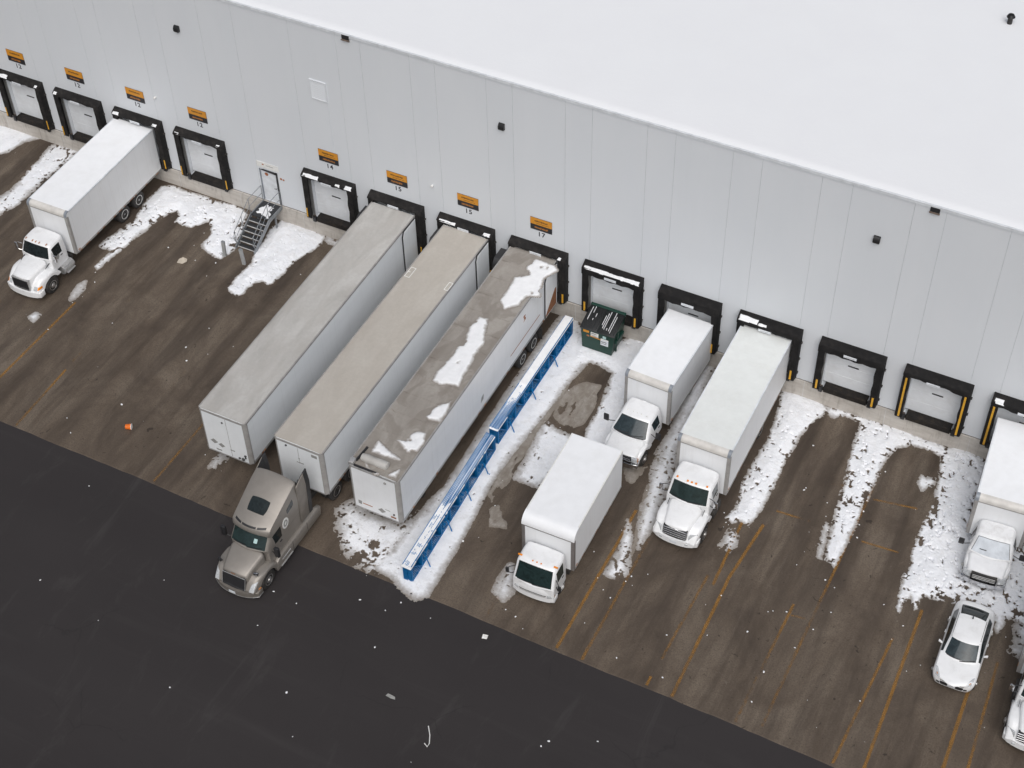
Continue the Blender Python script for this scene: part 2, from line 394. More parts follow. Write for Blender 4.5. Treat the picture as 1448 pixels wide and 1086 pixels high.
def cage(parent, stations, tagf, names, mats, sub=2, cl={}, cs={}, caps=(True, True), frontm='body'):
    """mirror-symmetric skin: stations of (x, y, z) from the lower side up to the centre line; each tagged group of faces becomes its own part"""
    bm = bmesh.new(); cr = bm.edges.layers.float.new('crease_edge')
    m = len(stations[0]); tags = []
    def ti(t):
        if t not in tags: tags.append(t)
        return tags.index(t)
    Rr, Ll = [], []
    for st in stations:
        a = [bm.verts.new(p) for p in st]
        b = [bm.verts.new((-p[0], p[1], p[2])) if j < m - 1 else a[j] for j, p in enumerate(st)]
        Rr.append(a); Ll.append(b)
    for i in range(len(stations) - 1):
        for j in range(m - 1):
            f = bm.faces.new([Rr[i][j], Rr[i + 1][j], Rr[i + 1][j + 1], Rr[i][j + 1]]); f.material_index = ti(tagf(i, j, 1))
            f = bm.faces.new([Ll[i][j], Ll[i][j + 1], Ll[i + 1][j + 1], Ll[i + 1][j]]); f.material_index = ti(tagf(i, j, -1))
    for i, on in ((0, caps[0]), (len(stations) - 1, caps[1])):
        if not on: continue
        for j in range(m - 1):
            vs = [Rr[i][j], Rr[i][j + 1], Ll[i][j + 1], Ll[i][j]] if j < m - 2 else [Rr[i][j], Rr[i][j + 1], Ll[i][j]]
            if i: vs = vs[::-1]
            f = bm.faces.new(vs); f.material_index = ti(tagf(-1 if i == 0 else 99, j, 0))
    def setc(a, b, v):
        e = bm.edges.get((a, b))
        if e: e[cr] = v
    for j, v in cl.items():
        for i in range(len(stations) - 1):
            setc(Rr[i][j], Rr[i + 1][j], v); setc(Ll[i][j], Ll[i + 1][j], v)
    for i, v in cs.items():
        for j in range(m - 1):
            setc(Rr[i][j], Rr[i][j + 1], v); setc(Ll[i][j], Ll[i][j + 1], v)
    bmesh.ops.recalc_face_normals(bm, faces=bm.faces[:])
    me = bpy.data.meshes.new('cage'); bm.to_mesh(me); bm.free()
    for _ in tags: me.materials.append(None)
    o = bpy.data.objects.new('cage', me); col.objects.link(o)
    md = o.modifiers.new('s', 'SUBSURF'); md.levels = sub; md.render_levels = sub
    dg = bpy.context.evaluated_depsgraph_get()
    ev = bpy.data.meshes.new_from_object(o.evaluated_get(dg))
    bpy.data.objects.remove(o)
    full = bmesh.new(); full.from_mesh(ev); bvh = BVHTree.FromBMesh(full)
    res = {}
    for k, t in enumerate(tags):
        b = full.copy()
        bmesh.ops.delete(b, geom=[f for f in b.faces if f.material_index != k], context='FACES')
        for f in b.faces: f.material_index = 0; f.smooth = True
        me2 = bpy.data.meshes.new(names[t]); b.to_mesh(me2); b.free()
        me2.materials.append(M[mats[t]])
        me2.set_sharp_from_angle(angle=R(50))
        q = bpy.data.objects.new(names[t], me2); col.objects.link(q); q.parent = parent
        res.setdefault(t, q)
    full.free(); bpy.data.meshes.remove(ev)
    return bvh, res

def stick(bvh, parent, name, m, corners, d, off=.012, k=0, n=8, back=.6, thick=.02):
    """a thin piece (lamp lens, badge, window) moulded onto a skin: corners give its outline, d the direction it is pressed in"""
    c = [Vector(p) for p in corners]; d = Vector(d).normalized(); mb = MB()
    V = []
    for i in range(n + 1):
        row = []
        for j in range(n + 1):
            a, b = 2 * i / n - 1, 2 * j / n - 1
            a2, b2 = a * math.sqrt(1 - k * b * b / 2), b * math.sqrt(1 - k * a * a / 2)
            u, v = (a2 + 1) / 2, (b2 + 1) / 2
            p = c[0] * (1 - u) * (1 - v) + c[1] * u * (1 - v) + c[2] * u * v + c[3] * (1 - u) * v
            cen = (c[0] + c[1] + c[2] + c[3]) / 4
            for g in range(10):
                q = p + (cen - p) * g * .1
                h = bvh.ray_cast(q - d * back, d, back * 3)
                if h[0] is not None: break
            q = h[0] if h[0] is not None else p
            row.append(mb.bm.verts.new(q - d * off))
        V.append(row)
    fs = []
    for i in range(n):
        for j in range(n): fs.append(mb.bm.faces.new([V[i][j], V[i + 1][j], V[i + 1][j + 1], V[i][j + 1]]))
    r = bmesh.ops.extrude_face_region(mb.bm, geom=fs)
    for v in [g for g in r['geom'] if isinstance(g, bmesh.types.BMVert)]: v.co += d * thick
    return mb.build(name, m, parent, smooth=50)

def bvh_of(o):
    return BVHTree.FromPolygons([v.co.copy() for v in o.data.vertices], [tuple(p.vertices) for p in o.data.polygons])

# value noise on a numpy grid, for heights
def vnoise(X, Y, sc_, seed, octv=4, rough=.5):
    out = np.zeros_like(X); amp = 1; tot = 0
    for o in range(octv):
        rs = np.random.RandomState(seed + o * 17)
        T = rs.rand(257, 257)
        x = X * sc_ * 2 ** o + 1000.3; y = Y * sc_ * 2 ** o + 1000.7
        xi = np.floor(x).astype(int); yi = np.floor(y).astype(int)
        fx = x - xi; fy = y - yi; fx = fx * fx * (3 - 2 * fx); fy = fy * fy * (3 - 2 * fy)
        a = T[xi % 256, yi % 256]; b = T[(xi + 1) % 256, yi % 256]; c = T[xi % 256, (yi + 1) % 256]; d = T[(xi + 1) % 256, (yi + 1) % 256]
        out += amp * ((a * (1 - fx) + b * fx) * (1 - fy) + (c * (1 - fx) + d * fx) * fy); tot += amp; amp *= rough
    return out / tot

def sdist(X, Y, poly):
    """signed distance to a polygon, positive inside"""
    n = len(poly); D = np.full(X.shape, 1e9); ins = np.zeros(X.shape, bool)
    for i in range(n):
        (ax, ay), (bx, by) = poly[i], poly[(i + 1) % n]
        dx, dy = bx - ax, by - ay; L2 = dx * dx + dy * dy + 1e-12
        t = np.clip(((X - ax) * dx + (Y - ay) * dy) / L2, 0, 1)
        D = np.minimum(D, (X - ax - t * dx) ** 2 + (Y - ay - t * dy) ** 2)
        c = ((ay > Y) != (by > Y)) & (X < dx * (Y - ay) / (dy if abs(dy) > 1e-9 else 1e-9) + ax)
        ins ^= c
    D = np.sqrt(D)
    return np.where(ins, D, -D)

def heightfield(mb, x0, x1, y0, y1, step, hf, zbase=0, lo=-.03, m=0):
    xs = np.arange(x0, x1 + step, step); ys = np.arange(y0, y1 + step, step)
    X, Y = np.meshgrid(xs, ys, indexing='ij')
    H = hf(X, Y); keep = H > 0
    cell = keep[:-1, :-1] | keep[1:, :-1] | keep[:-1, 1:] | keep[1:, 1:]
    Z = np.maximum(H, lo) + zbase
    lay = mb.bm.verts.layers.float.get('depth') or mb.bm.verts.layers.float.new('depth')
    idx = {}
    def v(i, j):
        if (i, j) not in idx:
            idx[(i, j)] = q = mb.bm.verts.new((X[i, j], Y[i, j], Z[i, j])); q[lay] = max(0, H[i, j])
        return idx[(i, j)]
    for i, j in zip(*np.nonzero(cell)):
        f = mb.bm.faces.new([v(i, j), v(i + 1, j), v(i + 1, j + 1), v(i, j + 1)]); f.material_index = m
# traced outlines of the snow, in metres on the ground
SNOW=[
(0.02,0.1,[(-6.32,0.25),(-2.9,0.04),(-1.35,0.11),(0.15,0.01),(-0.18,-0.37),(-0.5,-0.75),(-0.62,-1.32),(-0.7,-1.87),(-1.03,-2.24),(-2.08,-4.75)]),
(0.35,0.1,[(1.18,-0.31),(1.6,-0.04),(2.36,0.04),(3.02,-0.01),(3.03,-1.02),(2.91,-1.86),(2.82,-3.17),(2.83,-4.14),(2.81,-5.37),(2.5,-6.54),(2.12,-8.5),(1.33,-7.56),(1.5,-5.32),(1.65,-4.56),(1.57,-3.21),(1.37,-1.67)]),
(0.42,0.16,[(9.25,-2.11),(9.25,-0.54),(9.87,-0.24),(10.71,-0.25),(11.79,-0.21),(12.8,-0.27),(13.87,-0.1),(15.0,-0.36),(16.12,-2.76),(15.98,-3.59),(15.75,-4.21),(15.1,-4.14),(14.53,-3.98),(14.12,-3.66),(14.17,-3.25),(14.15,-2.74),(13.75,-2.15),(13.33,-1.96),(13.11,-2.33),(12.82,-2.73),(12.32,-2.84),(11.79,-2.7),(11.62,-2.25),(11.31,-1.94),(11.02,-2.34),(10.83,-2.9),(10.72,-3.55),(10.72,-4.14),(10.5,-4.83),(10.46,-5.68),(10.39,-6.29),(10.28,-7.1),(10.24,-7.81),(9.97,-7.69),(9.97,-6.94),(10.04,-6.27),(9.44,-6.3),(9.05,-6.3),(9.12,-5.75),(9.26,-5.1),(9.47,-4.41),(9.62,-3.61)]),
(0.15,0.22,[(17.1,-2.0),(16.86,-0.7),(17.1,-0.05),(17.93,0.02),(18.75,-0.04),(19.54,-0.06),(19.94,-0.12),(20.11,-0.68),(19.97,-1.26),(19.76,-1.87),(19.59,-2.46),(19.48,-3.14),(19.49,-3.87),(19.38,-4.54),(19.24,-4.73),(18.84,-4.68),(18.5,-4.97),(18.37,-5.46),(18.37,-6.0),(18.19,-6.27),(17.76,-6.17),(17.41,-5.92),(17.46,-5.59),(17.36,-5.03),(17.43,-4.38),(17.49,-3.85),(17.25,-3.21),(17.0,-2.69)]),
(0.2,0.08,[(20.03,-0.12),(20.47,-0.17),(20.9,-0.22),(20.84,-0.56),(20.47,-0.55),(20.14,-0.45)]),
(0.06,0.08,[(34.26,-1.52),(34.4,0.29),(35.4,0.07),(36.37,-1.63),(36.98,-2.17),(36.88,-3.05),(36.7,-4.49),(36.65,-6.38),(36.51,-7.89),(36.41,-9.16),(36.27,-10.37),(36.28,-12.07),(36.51,-14.08),(36.61,-15.64),(36.67,-17.3),(36.71,-18.76),(36.33,-19.12),(35.65,-18.94),(34.71,-18.57),(33.84,-18.47),(33.86,-17.88),(34.03,-17.13),(34.07,-16.43),(34.06,-15.61),(34.16,-14.72),(34.21,-13.71),(34.43,-12.88),(34.35,-11.31),(34.32,-9.06),(34.27,-5.95),(34.24,-3.5)]),
(0.12,0.14,[(35.59,-0.91),(36.95,-0.82),(37.92,-0.34),(38.53,0.52),(39.39,0.37),(39.47,-0.72),(39.63,-2.83),(39.81,-4.08),(40.17,-5.73),(40.31,-7.68),(39.99,-8.58),(39.28,-8.43),(38.91,-6.7),(38.85,-5.34),(38.62,-3.59),(38.48,-2.69),(37.71,-2.46),(37.12,-2.47),(36.7,-3.0),(36.7,-3.99),(36.66,-4.81),(36.19,-3.42),(35.8,-1.94)]),
(0.15,0.07,[(36.92,-7.17),(37.51,-7.35),(38.44,-7.46),(38.88,-7.59),(38.81,-8.88),(38.77,-10.17),(38.4,-10.93),(37.77,-10.95),(37.14,-10.97),(37.09,-9.97),(36.99,-8.87),(36.83,-8.09)]),
(0.42,0.06,[(41.94,-0.14),(42.87,0.15),(42.95,-1.18),(43.2,-3.17),(43.21,-4.71),(43.44,-6.12),(43.89,-7.86),(43.86,-9.06),(44.08,-10.13),(44.15,-11.11),(44.07,-11.74),(44.09,-12.18),(43.62,-11.05),(43.32,-9.8),(43.13,-8.71),(42.76,-7.44),(42.62,-6.27),(42.6,-5.27),(42.52,-3.77),(42.25,-2.05)]),
(0.35,0.08,[(42.99,-10.91),(43.56,-11.78),(43.94,-12.94),(44.24,-13.76),(43.85,-14.21),(43.35,-14.19),(43.35,-13.58),(43.4,-12.76),(43.15,-11.75)]),
(0.3,0.17,[(46.52,-0.14),(47.25,0.38),(48.06,0.19),(49.0,-0.3),(48.83,-0.85),(48.56,-1.5),(48.36,-2.46),(48.27,-4.35),(48.28,-5.81),(48.34,-6.97),(48.23,-8.06),(48.06,-8.79),(47.63,-8.67),(47.38,-8.93),(46.98,-8.8),(47.16,-8.2),(47.15,-7.46),(46.89,-6.44),(46.96,-4.95),(47.02,-3.52),(46.9,-1.95)]),
(0.35,0.075,[(47.47,-9.4),(47.66,-9.26),(47.88,-9.65),(47.97,-10.06),(47.85,-10.44),(47.44,-10.37),(47.43,-9.92)]),
(0.42,0.14,[(48.81,-0.17),(49.54,0.03),(50.11,0.05),(50.84,0.04),(51.5,0.21),(52.12,0.15),(52.97,0.05),(53.71,-0.09),(54.55,-0.08),(55.08,-0.47),(54.85,-0.88),(54.39,-0.71),(53.86,-0.67),(53.23,-0.78),(52.83,-1.17),(52.52,-1.87),(52.47,-2.78),(52.49,-3.88),(52.45,-5.32),(52.49,-6.92),(52.47,-8.15),(52.43,-9.28),(51.94,-9.03),(51.55,-6.97),(51.28,-5.52),(51.27,-4.48),(51.06,-3.37),(50.84,-1.99),(50.75,-1.18),(50.69,-0.49),(50.25,-0.35),(49.85,-0.34),(49.42,-0.65),(49.03,-0.58)]),
(0.3,0.08,[(51.27,-7.13),(51.38,-7.25),(51.55,-8.4),(51.68,-9.05),(51.58,-9.05),(51.4,-8.16)]),
(0.5,0.18,[(54.78,-0.64),(55.17,0.15),(55.86,0.39),(56.59,0.25),(57.01,-0.28),(58.5,0.2),(60.86,0.39),(62.87,-7.93),(60.77,-8.64),(60.31,-8.53),(60.07,-8.69),(60.01,-9.26),(59.89,-9.49),(59.53,-8.75),(59.17,-8.6),(58.35,-8.49),(57.69,-8.86),(57.08,-8.95),(56.59,-9.02),(56.4,-9.24),(56.43,-9.86),(56.32,-10.0),(55.98,-9.32),(55.82,-9.65),(55.79,-10.26),(55.76,-10.86),(55.63,-10.26),(55.47,-9.27),(55.34,-8.34),(55.5,-7.48),(55.25,-6.71),(55.26,-5.67),(55.28,-4.65),(55.26,-3.49),(55.12,-2.23)]),
(0.25,0.05,[(60.53,-8.83),(61.12,-8.25),(61.38,-9.23),(61.03,-10.25),(60.68,-10.19),(60.79,-9.36)]),
(0.1,0.08,[(9.18,-12.34),(9.32,-11.98),(9.62,-12.01),(9.62,-12.53)]),
(0.1,0.08,[(10.34,-10.29),(10.13,-9.78),(10.07,-9.21),(10.2,-8.89),(10.44,-9.45),(10.47,-10.1)]),
(0.4,0.04,[(23.71,-16.64),(23.66,-16.27),(23.72,-15.94),(23.88,-15.81),(23.92,-16.24),(23.88,-16.65)]),
(0.4,0.1,[(54.29,-2.84),(54.31,-2.35),(54.61,-2.44),(54.98,-2.31),(55.01,-2.63),(54.79,-2.93),(54.61,-3.21)]),
(0.7,0.04,[(30.56,-16.23),(30.95,-15.52),(32.72,-15.92),(33.75,-15.74),(34.23,-14.57),(34.4,-15.56),(34.37,-16.49),(34.33,-17.41),(34.2,-18.15),(34.04,-18.58),(33.66,-18.68),(32.94,-18.54),(32.19,-18.29),(31.49,-17.63),(30.89,-16.82)]),
(0.2,0.05,[(39.3,-17.17),(39.3,-15.64),(39.69,-15.98),(39.93,-16.87),(39.87,-17.45)]),
]
SLUSH=[
(0.3,[(36.48,-4.03),(36.88,-4.37),(36.9,-5.7),(36.89,-7.27),(36.92,-9.03),(36.92,-10.76),(37.0,-12.17),(36.85,-12.81),(36.47,-12.43),(36.31,-10.96),(36.31,-9.18),(36.33,-7.54),(36.37,-5.42)]),
(0.3,[(36.75,-5.24),(37.07,-4.28),(37.54,-3.78),(38.28,-3.69),(38.63,-5.12),(38.63,-6.42),(38.19,-6.94),(37.51,-6.96),(37.02,-6.58)]),
(0.2,[(37.21,-8.39),(37.3,-7.94),(37.76,-7.87),(38.22,-8.04),(38.25,-8.88),(37.79,-9.25),(37.37,-9.16)]),
(0.45,[(42.58,-6.52),(42.62,-5.75),(43.13,-6.25),(43.41,-7.59),(43.48,-9.0),(43.6,-10.35),(43.92,-12.03),(44.18,-13.24),(44.01,-13.32),(43.69,-12.14),(43.39,-10.68),(43.01,-8.75)]),
(0.55,[(36.86,-13.18),(37.15,-12.67),(37.97,-13.48),(38.16,-13.85),(37.4,-14.08)]),
(0.45,[(41.42,-8.07),(42.09,-7.5),(42.48,-7.55),(42.62,-8.7),(42.26,-9.12)]),
]
CRUMBS=[[20.54,-25.74],[19.14,-20.29],[16.25,-17.96],[25.6,-23.25],[24.26,-26.36],[29.14,-27.81],[30.4,-21.59],[31.67,-21.69],[30.76,-23.45],[33.77,-25.8],[35.99,-22.15],[35.43,-20.27],[34.12,-20.27],[35.84,-19.6],[39.98,-19.61],[44.63,-23.31],[44.82,-22.96],[46.63,-22.07],[51.35,-12.52],[53.11,-11.69],[52.72,-12.88],[52.33,-14.13],[50.8,-12.74],[51.64,-17.47],[51.66,-17.5],[47.12,-15.97],[47.81,-18.04],[48.02,-13.73],[45.64,-18.0],[50.62,-12.87],[52.3,-10.13],[52.81,-10.35],[53.72,-16.37],[55.7,-15.43],[56.16,-10.98],[50.9,-5.89],[51.11,-6.68],[52.65,-6.48],[52.8,-7.23],[52.57,-5.64],[52.56,-3.12],[52.73,-2.9],[52.51,-4.96],[49.67,-5.64],[51.45,-7.43],[44.08,-15.25],[43.12,-14.51],[43.62,-15.0],[42.35,-13.25],[37.06,-12.86],[36.71,-15.35],[37.25,-14.85],[40.76,-18.02],[41.33,-18.45],[40.2,-17.88],[17.38,-15.32],[15.48,-17.25],[23.02,-16.23],[20.14,-9.48],[20.36,-3.35],[21.92,-5.62],[17.96,-10.6],[18.55,-11.38],[12.66,-4.68],[15.72,-4.59],[14.59,-4.89],[10.26,-8.04],[10.7,-8.69],[10.71,-12.68],[46.9,-6.62],[46.82,-8.55],[47.1,-9.34],[47.26,-9.12],[45.06,-13.34],[44.33,-14.13],[44.45,-13.77],[48.45,-12.97],[50.2,-14.25],[55.06,-10.27],[51.57,-15.87],[49.12,-2.84],[49.71,-5.48]]
ROOF3=[[(33.17,-0.72),(34.33,-0.74),(34.64,-1.05),(34.27,-1.91),(34.65,-3.14),(34.05,-3.42),(34.01,-4.11),(33.43,-4.72),(32.92,-4.25),(32.93,-3.29),(32.88,-2.41),(33.42,-1.92),(33.0,-1.55)],[(32.58,-5.62),(33.08,-5.54),(33.41,-6.46),(33.69,-7.28),(33.69,-8.16),(33.84,-9.63),(33.97,-10.22),(33.46,-10.31),(33.01,-10.53),(32.56,-10.4),(32.51,-9.76),(32.6,-8.95),(32.64,-7.89),(32.73,-7.21),(32.43,-6.5)],[(34.05,-11.07),(34.22,-11.92),(34.18,-12.52),(33.65,-12.63),(33.21,-12.65),(33.48,-12.33),(33.42,-11.82),(33.84,-11.37)],[(33.94,-13.35),(34.18,-13.99),(34.14,-14.57),(33.72,-14.78),(32.85,-14.36),(33.3,-14.04),(33.36,-13.63),(33.56,-13.39)],[(32.17,-14.64),(33.14,-15.06),(33.82,-15.28),(33.49,-15.35),(32.74,-15.44),(32.26,-15.49),(32.22,-15.04)],[(32.21,-15.97),(32.81,-16.37),(33.57,-16.23),(33.92,-15.78),(34.01,-16.24),(33.1,-16.55),(32.55,-16.36)]]
# ------------------------------------------------------------------ the ground
def sheet(name, x0, x1, y0, y1, z, m, kind='structure', nx=1, ny=1):
    mb = MB()
    mb.strip([[(x0 + (x1 - x0) * i / nx, y0 + (y1 - y0) * j / ny, z) for j in range(ny + 1)] for i in range(nx + 1)])
    o = mb.build(name, m, smooth=0); tag(o, kind=kind); return o
sheet('asphalt_yard', -600, 700, -700, 600, 0, 'asphalt')
APR = -18.86
mb = MB()                                        # the concrete apron, its outer edge a little uneven
xs = np.arange(-45, 110.1, .5)
ey = APR + .14 * (vnoise(xs, xs * 0 + 3, .35, 5, 4) - .5) + .05 * (vnoise(xs, xs * 0, 2.2, 9, 3) - .5)
mb.strip([[(x, e, .0), (x, e + .05, .012), (x, 40, .012)] for x, e in zip(xs, ey)])
tag(mb.build('concrete_apron', 'apron', smooth=0), kind='structure')

def line(pts, w=.11, wear=.5):
    w *= 1.0
    """a strip of road paint along (x, y) points; wear 0..1 says how much has flaked off"""
    mb = MB(); lay = mb.bm.verts.layers.float.new('wear')
    rings = []
    P2 = []
    for a, b in zip(pts, pts[1:]):
        n = max(2, int(math.hypot(b[0] - a[0], b[1] - a[1]) / .25))
        P2 += [(a[0] + (b[0] - a[0]) * i / n, a[1] + (b[1] - a[1]) * i / n) for i in range(n)]
    P2.append(pts[-1])
    dx, dy = pts[-1][0] - pts[0][0], pts[-1][1] - pts[0][1]; L = math.hypot(dx, dy); nx, ny = -dy / L * w / 2, dx / L * w / 2
    for (x, y) in P2:
        rings.append([(x - nx + random.uniform(-.008, .008), y - ny, .017), (x + nx + random.uniform(-.008, .008), y + ny, .017)])
    V = mb.strip(rings)
    for i, r in enumerate(V):
        for v in r: v[lay] = wear
    tag(mb.build('bay_line', 'line', smooth=0), kind='structure')
for p, w, we in [
    ([(10.63, -18.7), (10.72, -10.4)], .12, .42), ([(13.5, -18.75), (13.35, -14.6)], .11, .58), ([(13.3, -14), (13.2, -9)], .1, .70),
    ([(21.76, -18.7), (21.8, -12.8)], .11, .58), ([(7.1, -18.5), (7.1, -12)], .11, .62), ([(18.9, -18.6), (18.9, -12)], .1, .72),
    ([(43.1, -18.7), (43.1, -10.2)], .14, .46), ([(44.34, -18.75), (44.3, -11.5)], .13, .54), ([(39.6, -18.6), (39.5, -9)], .12, .63),
    ([(47.35, -18.7), (47.35, -18.2)], .12, .40), ([(47.4, -17.2), (47.5, -12.2)], .12, .62), ([(48.53, -18.75), (48.4, -11.9), (48.7, -8.4)], .14, .46),
    ([(47.9, -12.6), (47.75, -8.2)], .13, .52),
    ([(51.38, -18.7), (51.5, -12.0)], .12, .58), ([(52.45, -18.4), (52.5, -8)], .12, .57), ([(52.5, -7.6), (52.55, -2.2)], .12, .6),
    ([(55.65, -18.75), (55.95, -11.8)], .12, .56), ([(56.88, -18.6), (56.65, -9.8)], .14, .46),
    ([(59.78, -18.7), (59.55, -10.2)], .15, .38), ([(60.75, -18.6), (60.35, -11)], .12, .6), ([(63.9, -18.6), (63.8, -9)], .12, .6),
    ([(52.75, -4.75), (54.75, -4.4)], .09, .50), ([(53.05, -7.34), (54.75, -7.22)], .09, .52), ([(48.95, -7.38), (50.6, -7.28)], .09, .60),
    ([(50.4, -4.75), (51.6, -4.5)], .09, .66), ([(51.6, -12.6), (52.2, -12.5)], .09, .6)]:
    line(p, w, we)

# ------------------------------------------------------------------ the warehouse
WH = 13.96
DOCKS = [k for k in range(0, 15) if k != 4]
bld = thing('warehouse', 'pale grey warehouse with vertical wall joints, loading doors and a flat roof under snow', 'warehouse')
X0, X1 = -45, 110
MDX0, MDX1 = 16.05, 17.15
openings = [(k * PITCH - 1.27, k * PITCH + 1.27, 1.15, 4.12) for k in DOCKS] + [(MDX0, MDX1, 1.15, 3.36)]
seams = []
for k in range(-12, 27):
    seams += [k * PITCH + PITCH / 2 - .69, k * PITCH + PITCH / 2 + .69]
seams = [s for s in seams if not 14.5 < s < 18.6] + [15.93]
seams = [s for s in seams if X0 + 1 < s < X1 - 1 and not any(a - .1 < s < b + .1 for a, b, _, _ in openings)] 
xb = {X0: 0, X1: 0}
for s in seams: xb[s - .009] = 0; xb[s] = .018; xb[s + .009] = 0
for a, b, _, _ in openings: xb[a] = 0; xb[b] = 0
xk = sorted(xb)
zb_ = [1.15, 3.36, 4.12, WH - .16]
mb = MB()
for i in range(len(xk) - 1):
    a, b = xk[i], xk[i + 1]
    for z0, z1 in zip(zb_, zb_[1:]):
        if any(o[0] - 1e-6 <= a and b <= o[1] + 1e-6 and o[2] - 1e-6 <= z0 and z1 <= o[3] + 1e-6 for o in openings): continue
        g = 1 if (xb[a] or xb[b]) else 0
        mb.face([(a, xb[a], z0), (b, xb[b], z0), (b, xb[b], z1), (a, xb[a], z1)], g)
for a, b, z0, z1 in openings:                         # reveals of the openings
    d = .42 if z1 > 4 else .1
    mb.face([(a, 0, z0), (a, d, z0), (a, d, z1), (a, 0, z1)]); mb.face([(b, 0, z0), (b, 0, z1), (b, d, z1), (b, d, z0)])
    mb.face([(a, 0, z1), (a, d, z1), (b, d, z1), (b, 0, z1)]); mb.face([(a, 0, z0), (b, 0, z0), (b, d, z0), (a, d, z0)])
mb.face([(X0, 0, 0), (X0, 60, 0), (X0, 60, WH - .16), (X0, 0, WH - .16)]); mb.face([(X1, 0, 0), (X1, 0, WH - .16), (X1, 60, WH - .16), (X1, 60, 0)])
mb.face([(X0, 60, 0), (X1, 60, 0), (X1, 60, WH - .16), (X0, 60, WH - .16)])
mb.build('wall', ['wall_panel', 'joint'], bld, smooth=0, recalc=False)
mb = MB(); mb.box(X0, X1, -.05, .0, WH - .16, WH - .03, 0); mb.box(X0, X1, -.065, .28, WH - .03, WH, 0, .01, 1); mb.build('coping', 'coping', bld, smooth=0)
mb = MB(); mb.box(X0, X1, .28, 59.9, WH - .35, WH - .22); mb.build('roof', 'coping', bld, smooth=0)
# the snow that covers the roof up to its edge
mb = MB()
def roofh(X, Y):
    e = np.clip((Y - .02 - .03 * vnoise(X, Y * 0, .35, 3, 2)) * 4, -.5, 1)
    return .06 * e + .05 * (vnoise(X, Y, .12, 11, 4) - .5) * np.clip(Y / 2, 0, 1) + .012
heightfield(mb, X0, X1, .0, 3.0, .16, roofh, WH - .01, lo=-.02)
ys = [2.99, 10, 20, 40, 60]
mb.strip([[(x, y, WH + .062 + .05 * (0 if y < 3 else random.uniform(-.5, .5))) for y in ys] for x in np.arange(X0, X1 + 1, 5)])
tag(mb.build('roof_snow', 'roof_snow', smooth=60), 'smooth white snow blanket covering the flat warehouse roof', 'snow', kind='stuff')
# concrete base of the wall
mb = MB(); mb.box(X0, X1, -.09, .0, -.2, 1.13, 0, .012, 1)
for k in range(-10, 25): mb.box(k * PITCH + PITCH / 2 - .006, k * PITCH + PITCH / 2 + .006, -.093, -.08, .02, 1.12, 1)
mb.build('foundation', ['concrete', 'joint'], bld, smooth=0)
for k in DOCKS:
    cx = k * PITCH
    mb = MB(); y = .25
    for z0, z1 in ((1.3, 2.0), (2.005, 2.7), (2.705, 3.4), (3.405, 4.12)): mb.box(cx - 1.265, cx + 1.265, y, y + .05, z0, z1, 0, .006, 1)
    d = mb.build('dock_door', 'door_panel', bld, smooth=0)
    mb = MB(); mb.box(cx - .20, cx + .34, y - .03, y, 2.78, 2.85, 0, .008, 1); mb.build('door_slot', 'black_plastic', d)
    mb = MB()                                                           # leveler: deck plate, folded lip and skirt
    mb.box(cx - 1.1, cx + 1.1, -.12, y - .002, 1.24, 1.30, 0, .01, 1)
    mb.prism([(-.12, 1.31), (-.19, 1.29), (-.22, 1.02), (-.17, .98), (-.12, 1.02)], 'x', cx - 1.08, cx + 1.08, 0, .008, 1)
    mb.box(cx - 1.26, cx + 1.26, -.091, -.085, .98, 1.24, 0)
    lv = mb.build('dock_leveler', 'leveler', bld, smooth=0)
    for sx in (-1, 1):
        mb = MB(); mb.box(cx + sx * 1.23 - .1, cx + sx * 1.23 + .1, -.24, -.095, .95, 1.3, 0, .025); mb.box(cx + sx * 1.23 - .085, cx + sx * 1.23 + .085, -.17, -.1, 1.3, 1.38, 1, .02, 1)
        mb.build('bumper_block', ['black_plastic', 'brown_block'], lv)

def text_obj(name, s, size, m, parent, loc, rot=(R(90), 0, 0), depth=.004):
    cu = bpy.data.curves.new(name, 'FONT'); cu.body = s; cu.size = size; cu.align_x = 'CENTER'; cu.extrude = depth; cu.offset = .006; cu.space_character = 1.12
    o = bpy.data.objects.new(name, cu); col.objects.link(o)
    me = bpy.data.meshes.new_from_object(o.evaluated_get(bpy.context.evaluated_depsgraph_get()))
    bpy.data.objects.remove(o); me.materials.clear(); me.materials.append(M[m])
    o = bpy.data.objects.new(name, me); col.objects.link(o); o.parent = parent; o.location = loc; o.rotation_euler = rot
    return o
NUM = {0: '12', 1: '12', 2: '12', 3: '12', 5: '14', 6: '15', 7: '15', 8: '17'}
WHERE = {0: 'leftmost in the picture', 1: 'second from the left edge', 2: 'above the door with the white three axle truck', 3: 'above the empty door left of the steel stairs',
         5: 'above the empty door right of the entry door', 6: 'above the tan roofed trailer beside the empty door', 7: 'above the middle of the three parked trailers', 8: 'above the snowy trailer, last on the right'}
def squiggle(mb, x0, x1, z, h, y, m=0):
    x = x0
    while x < x1:
        w = random.uniform(.035, .075)
        mb.box(x, min(x + w, x1), y - .004, y, z - h * random.uniform(.25, .5), z + h * random.uniform(.25, .6), m); x += w + random.uniform(.008, .022)
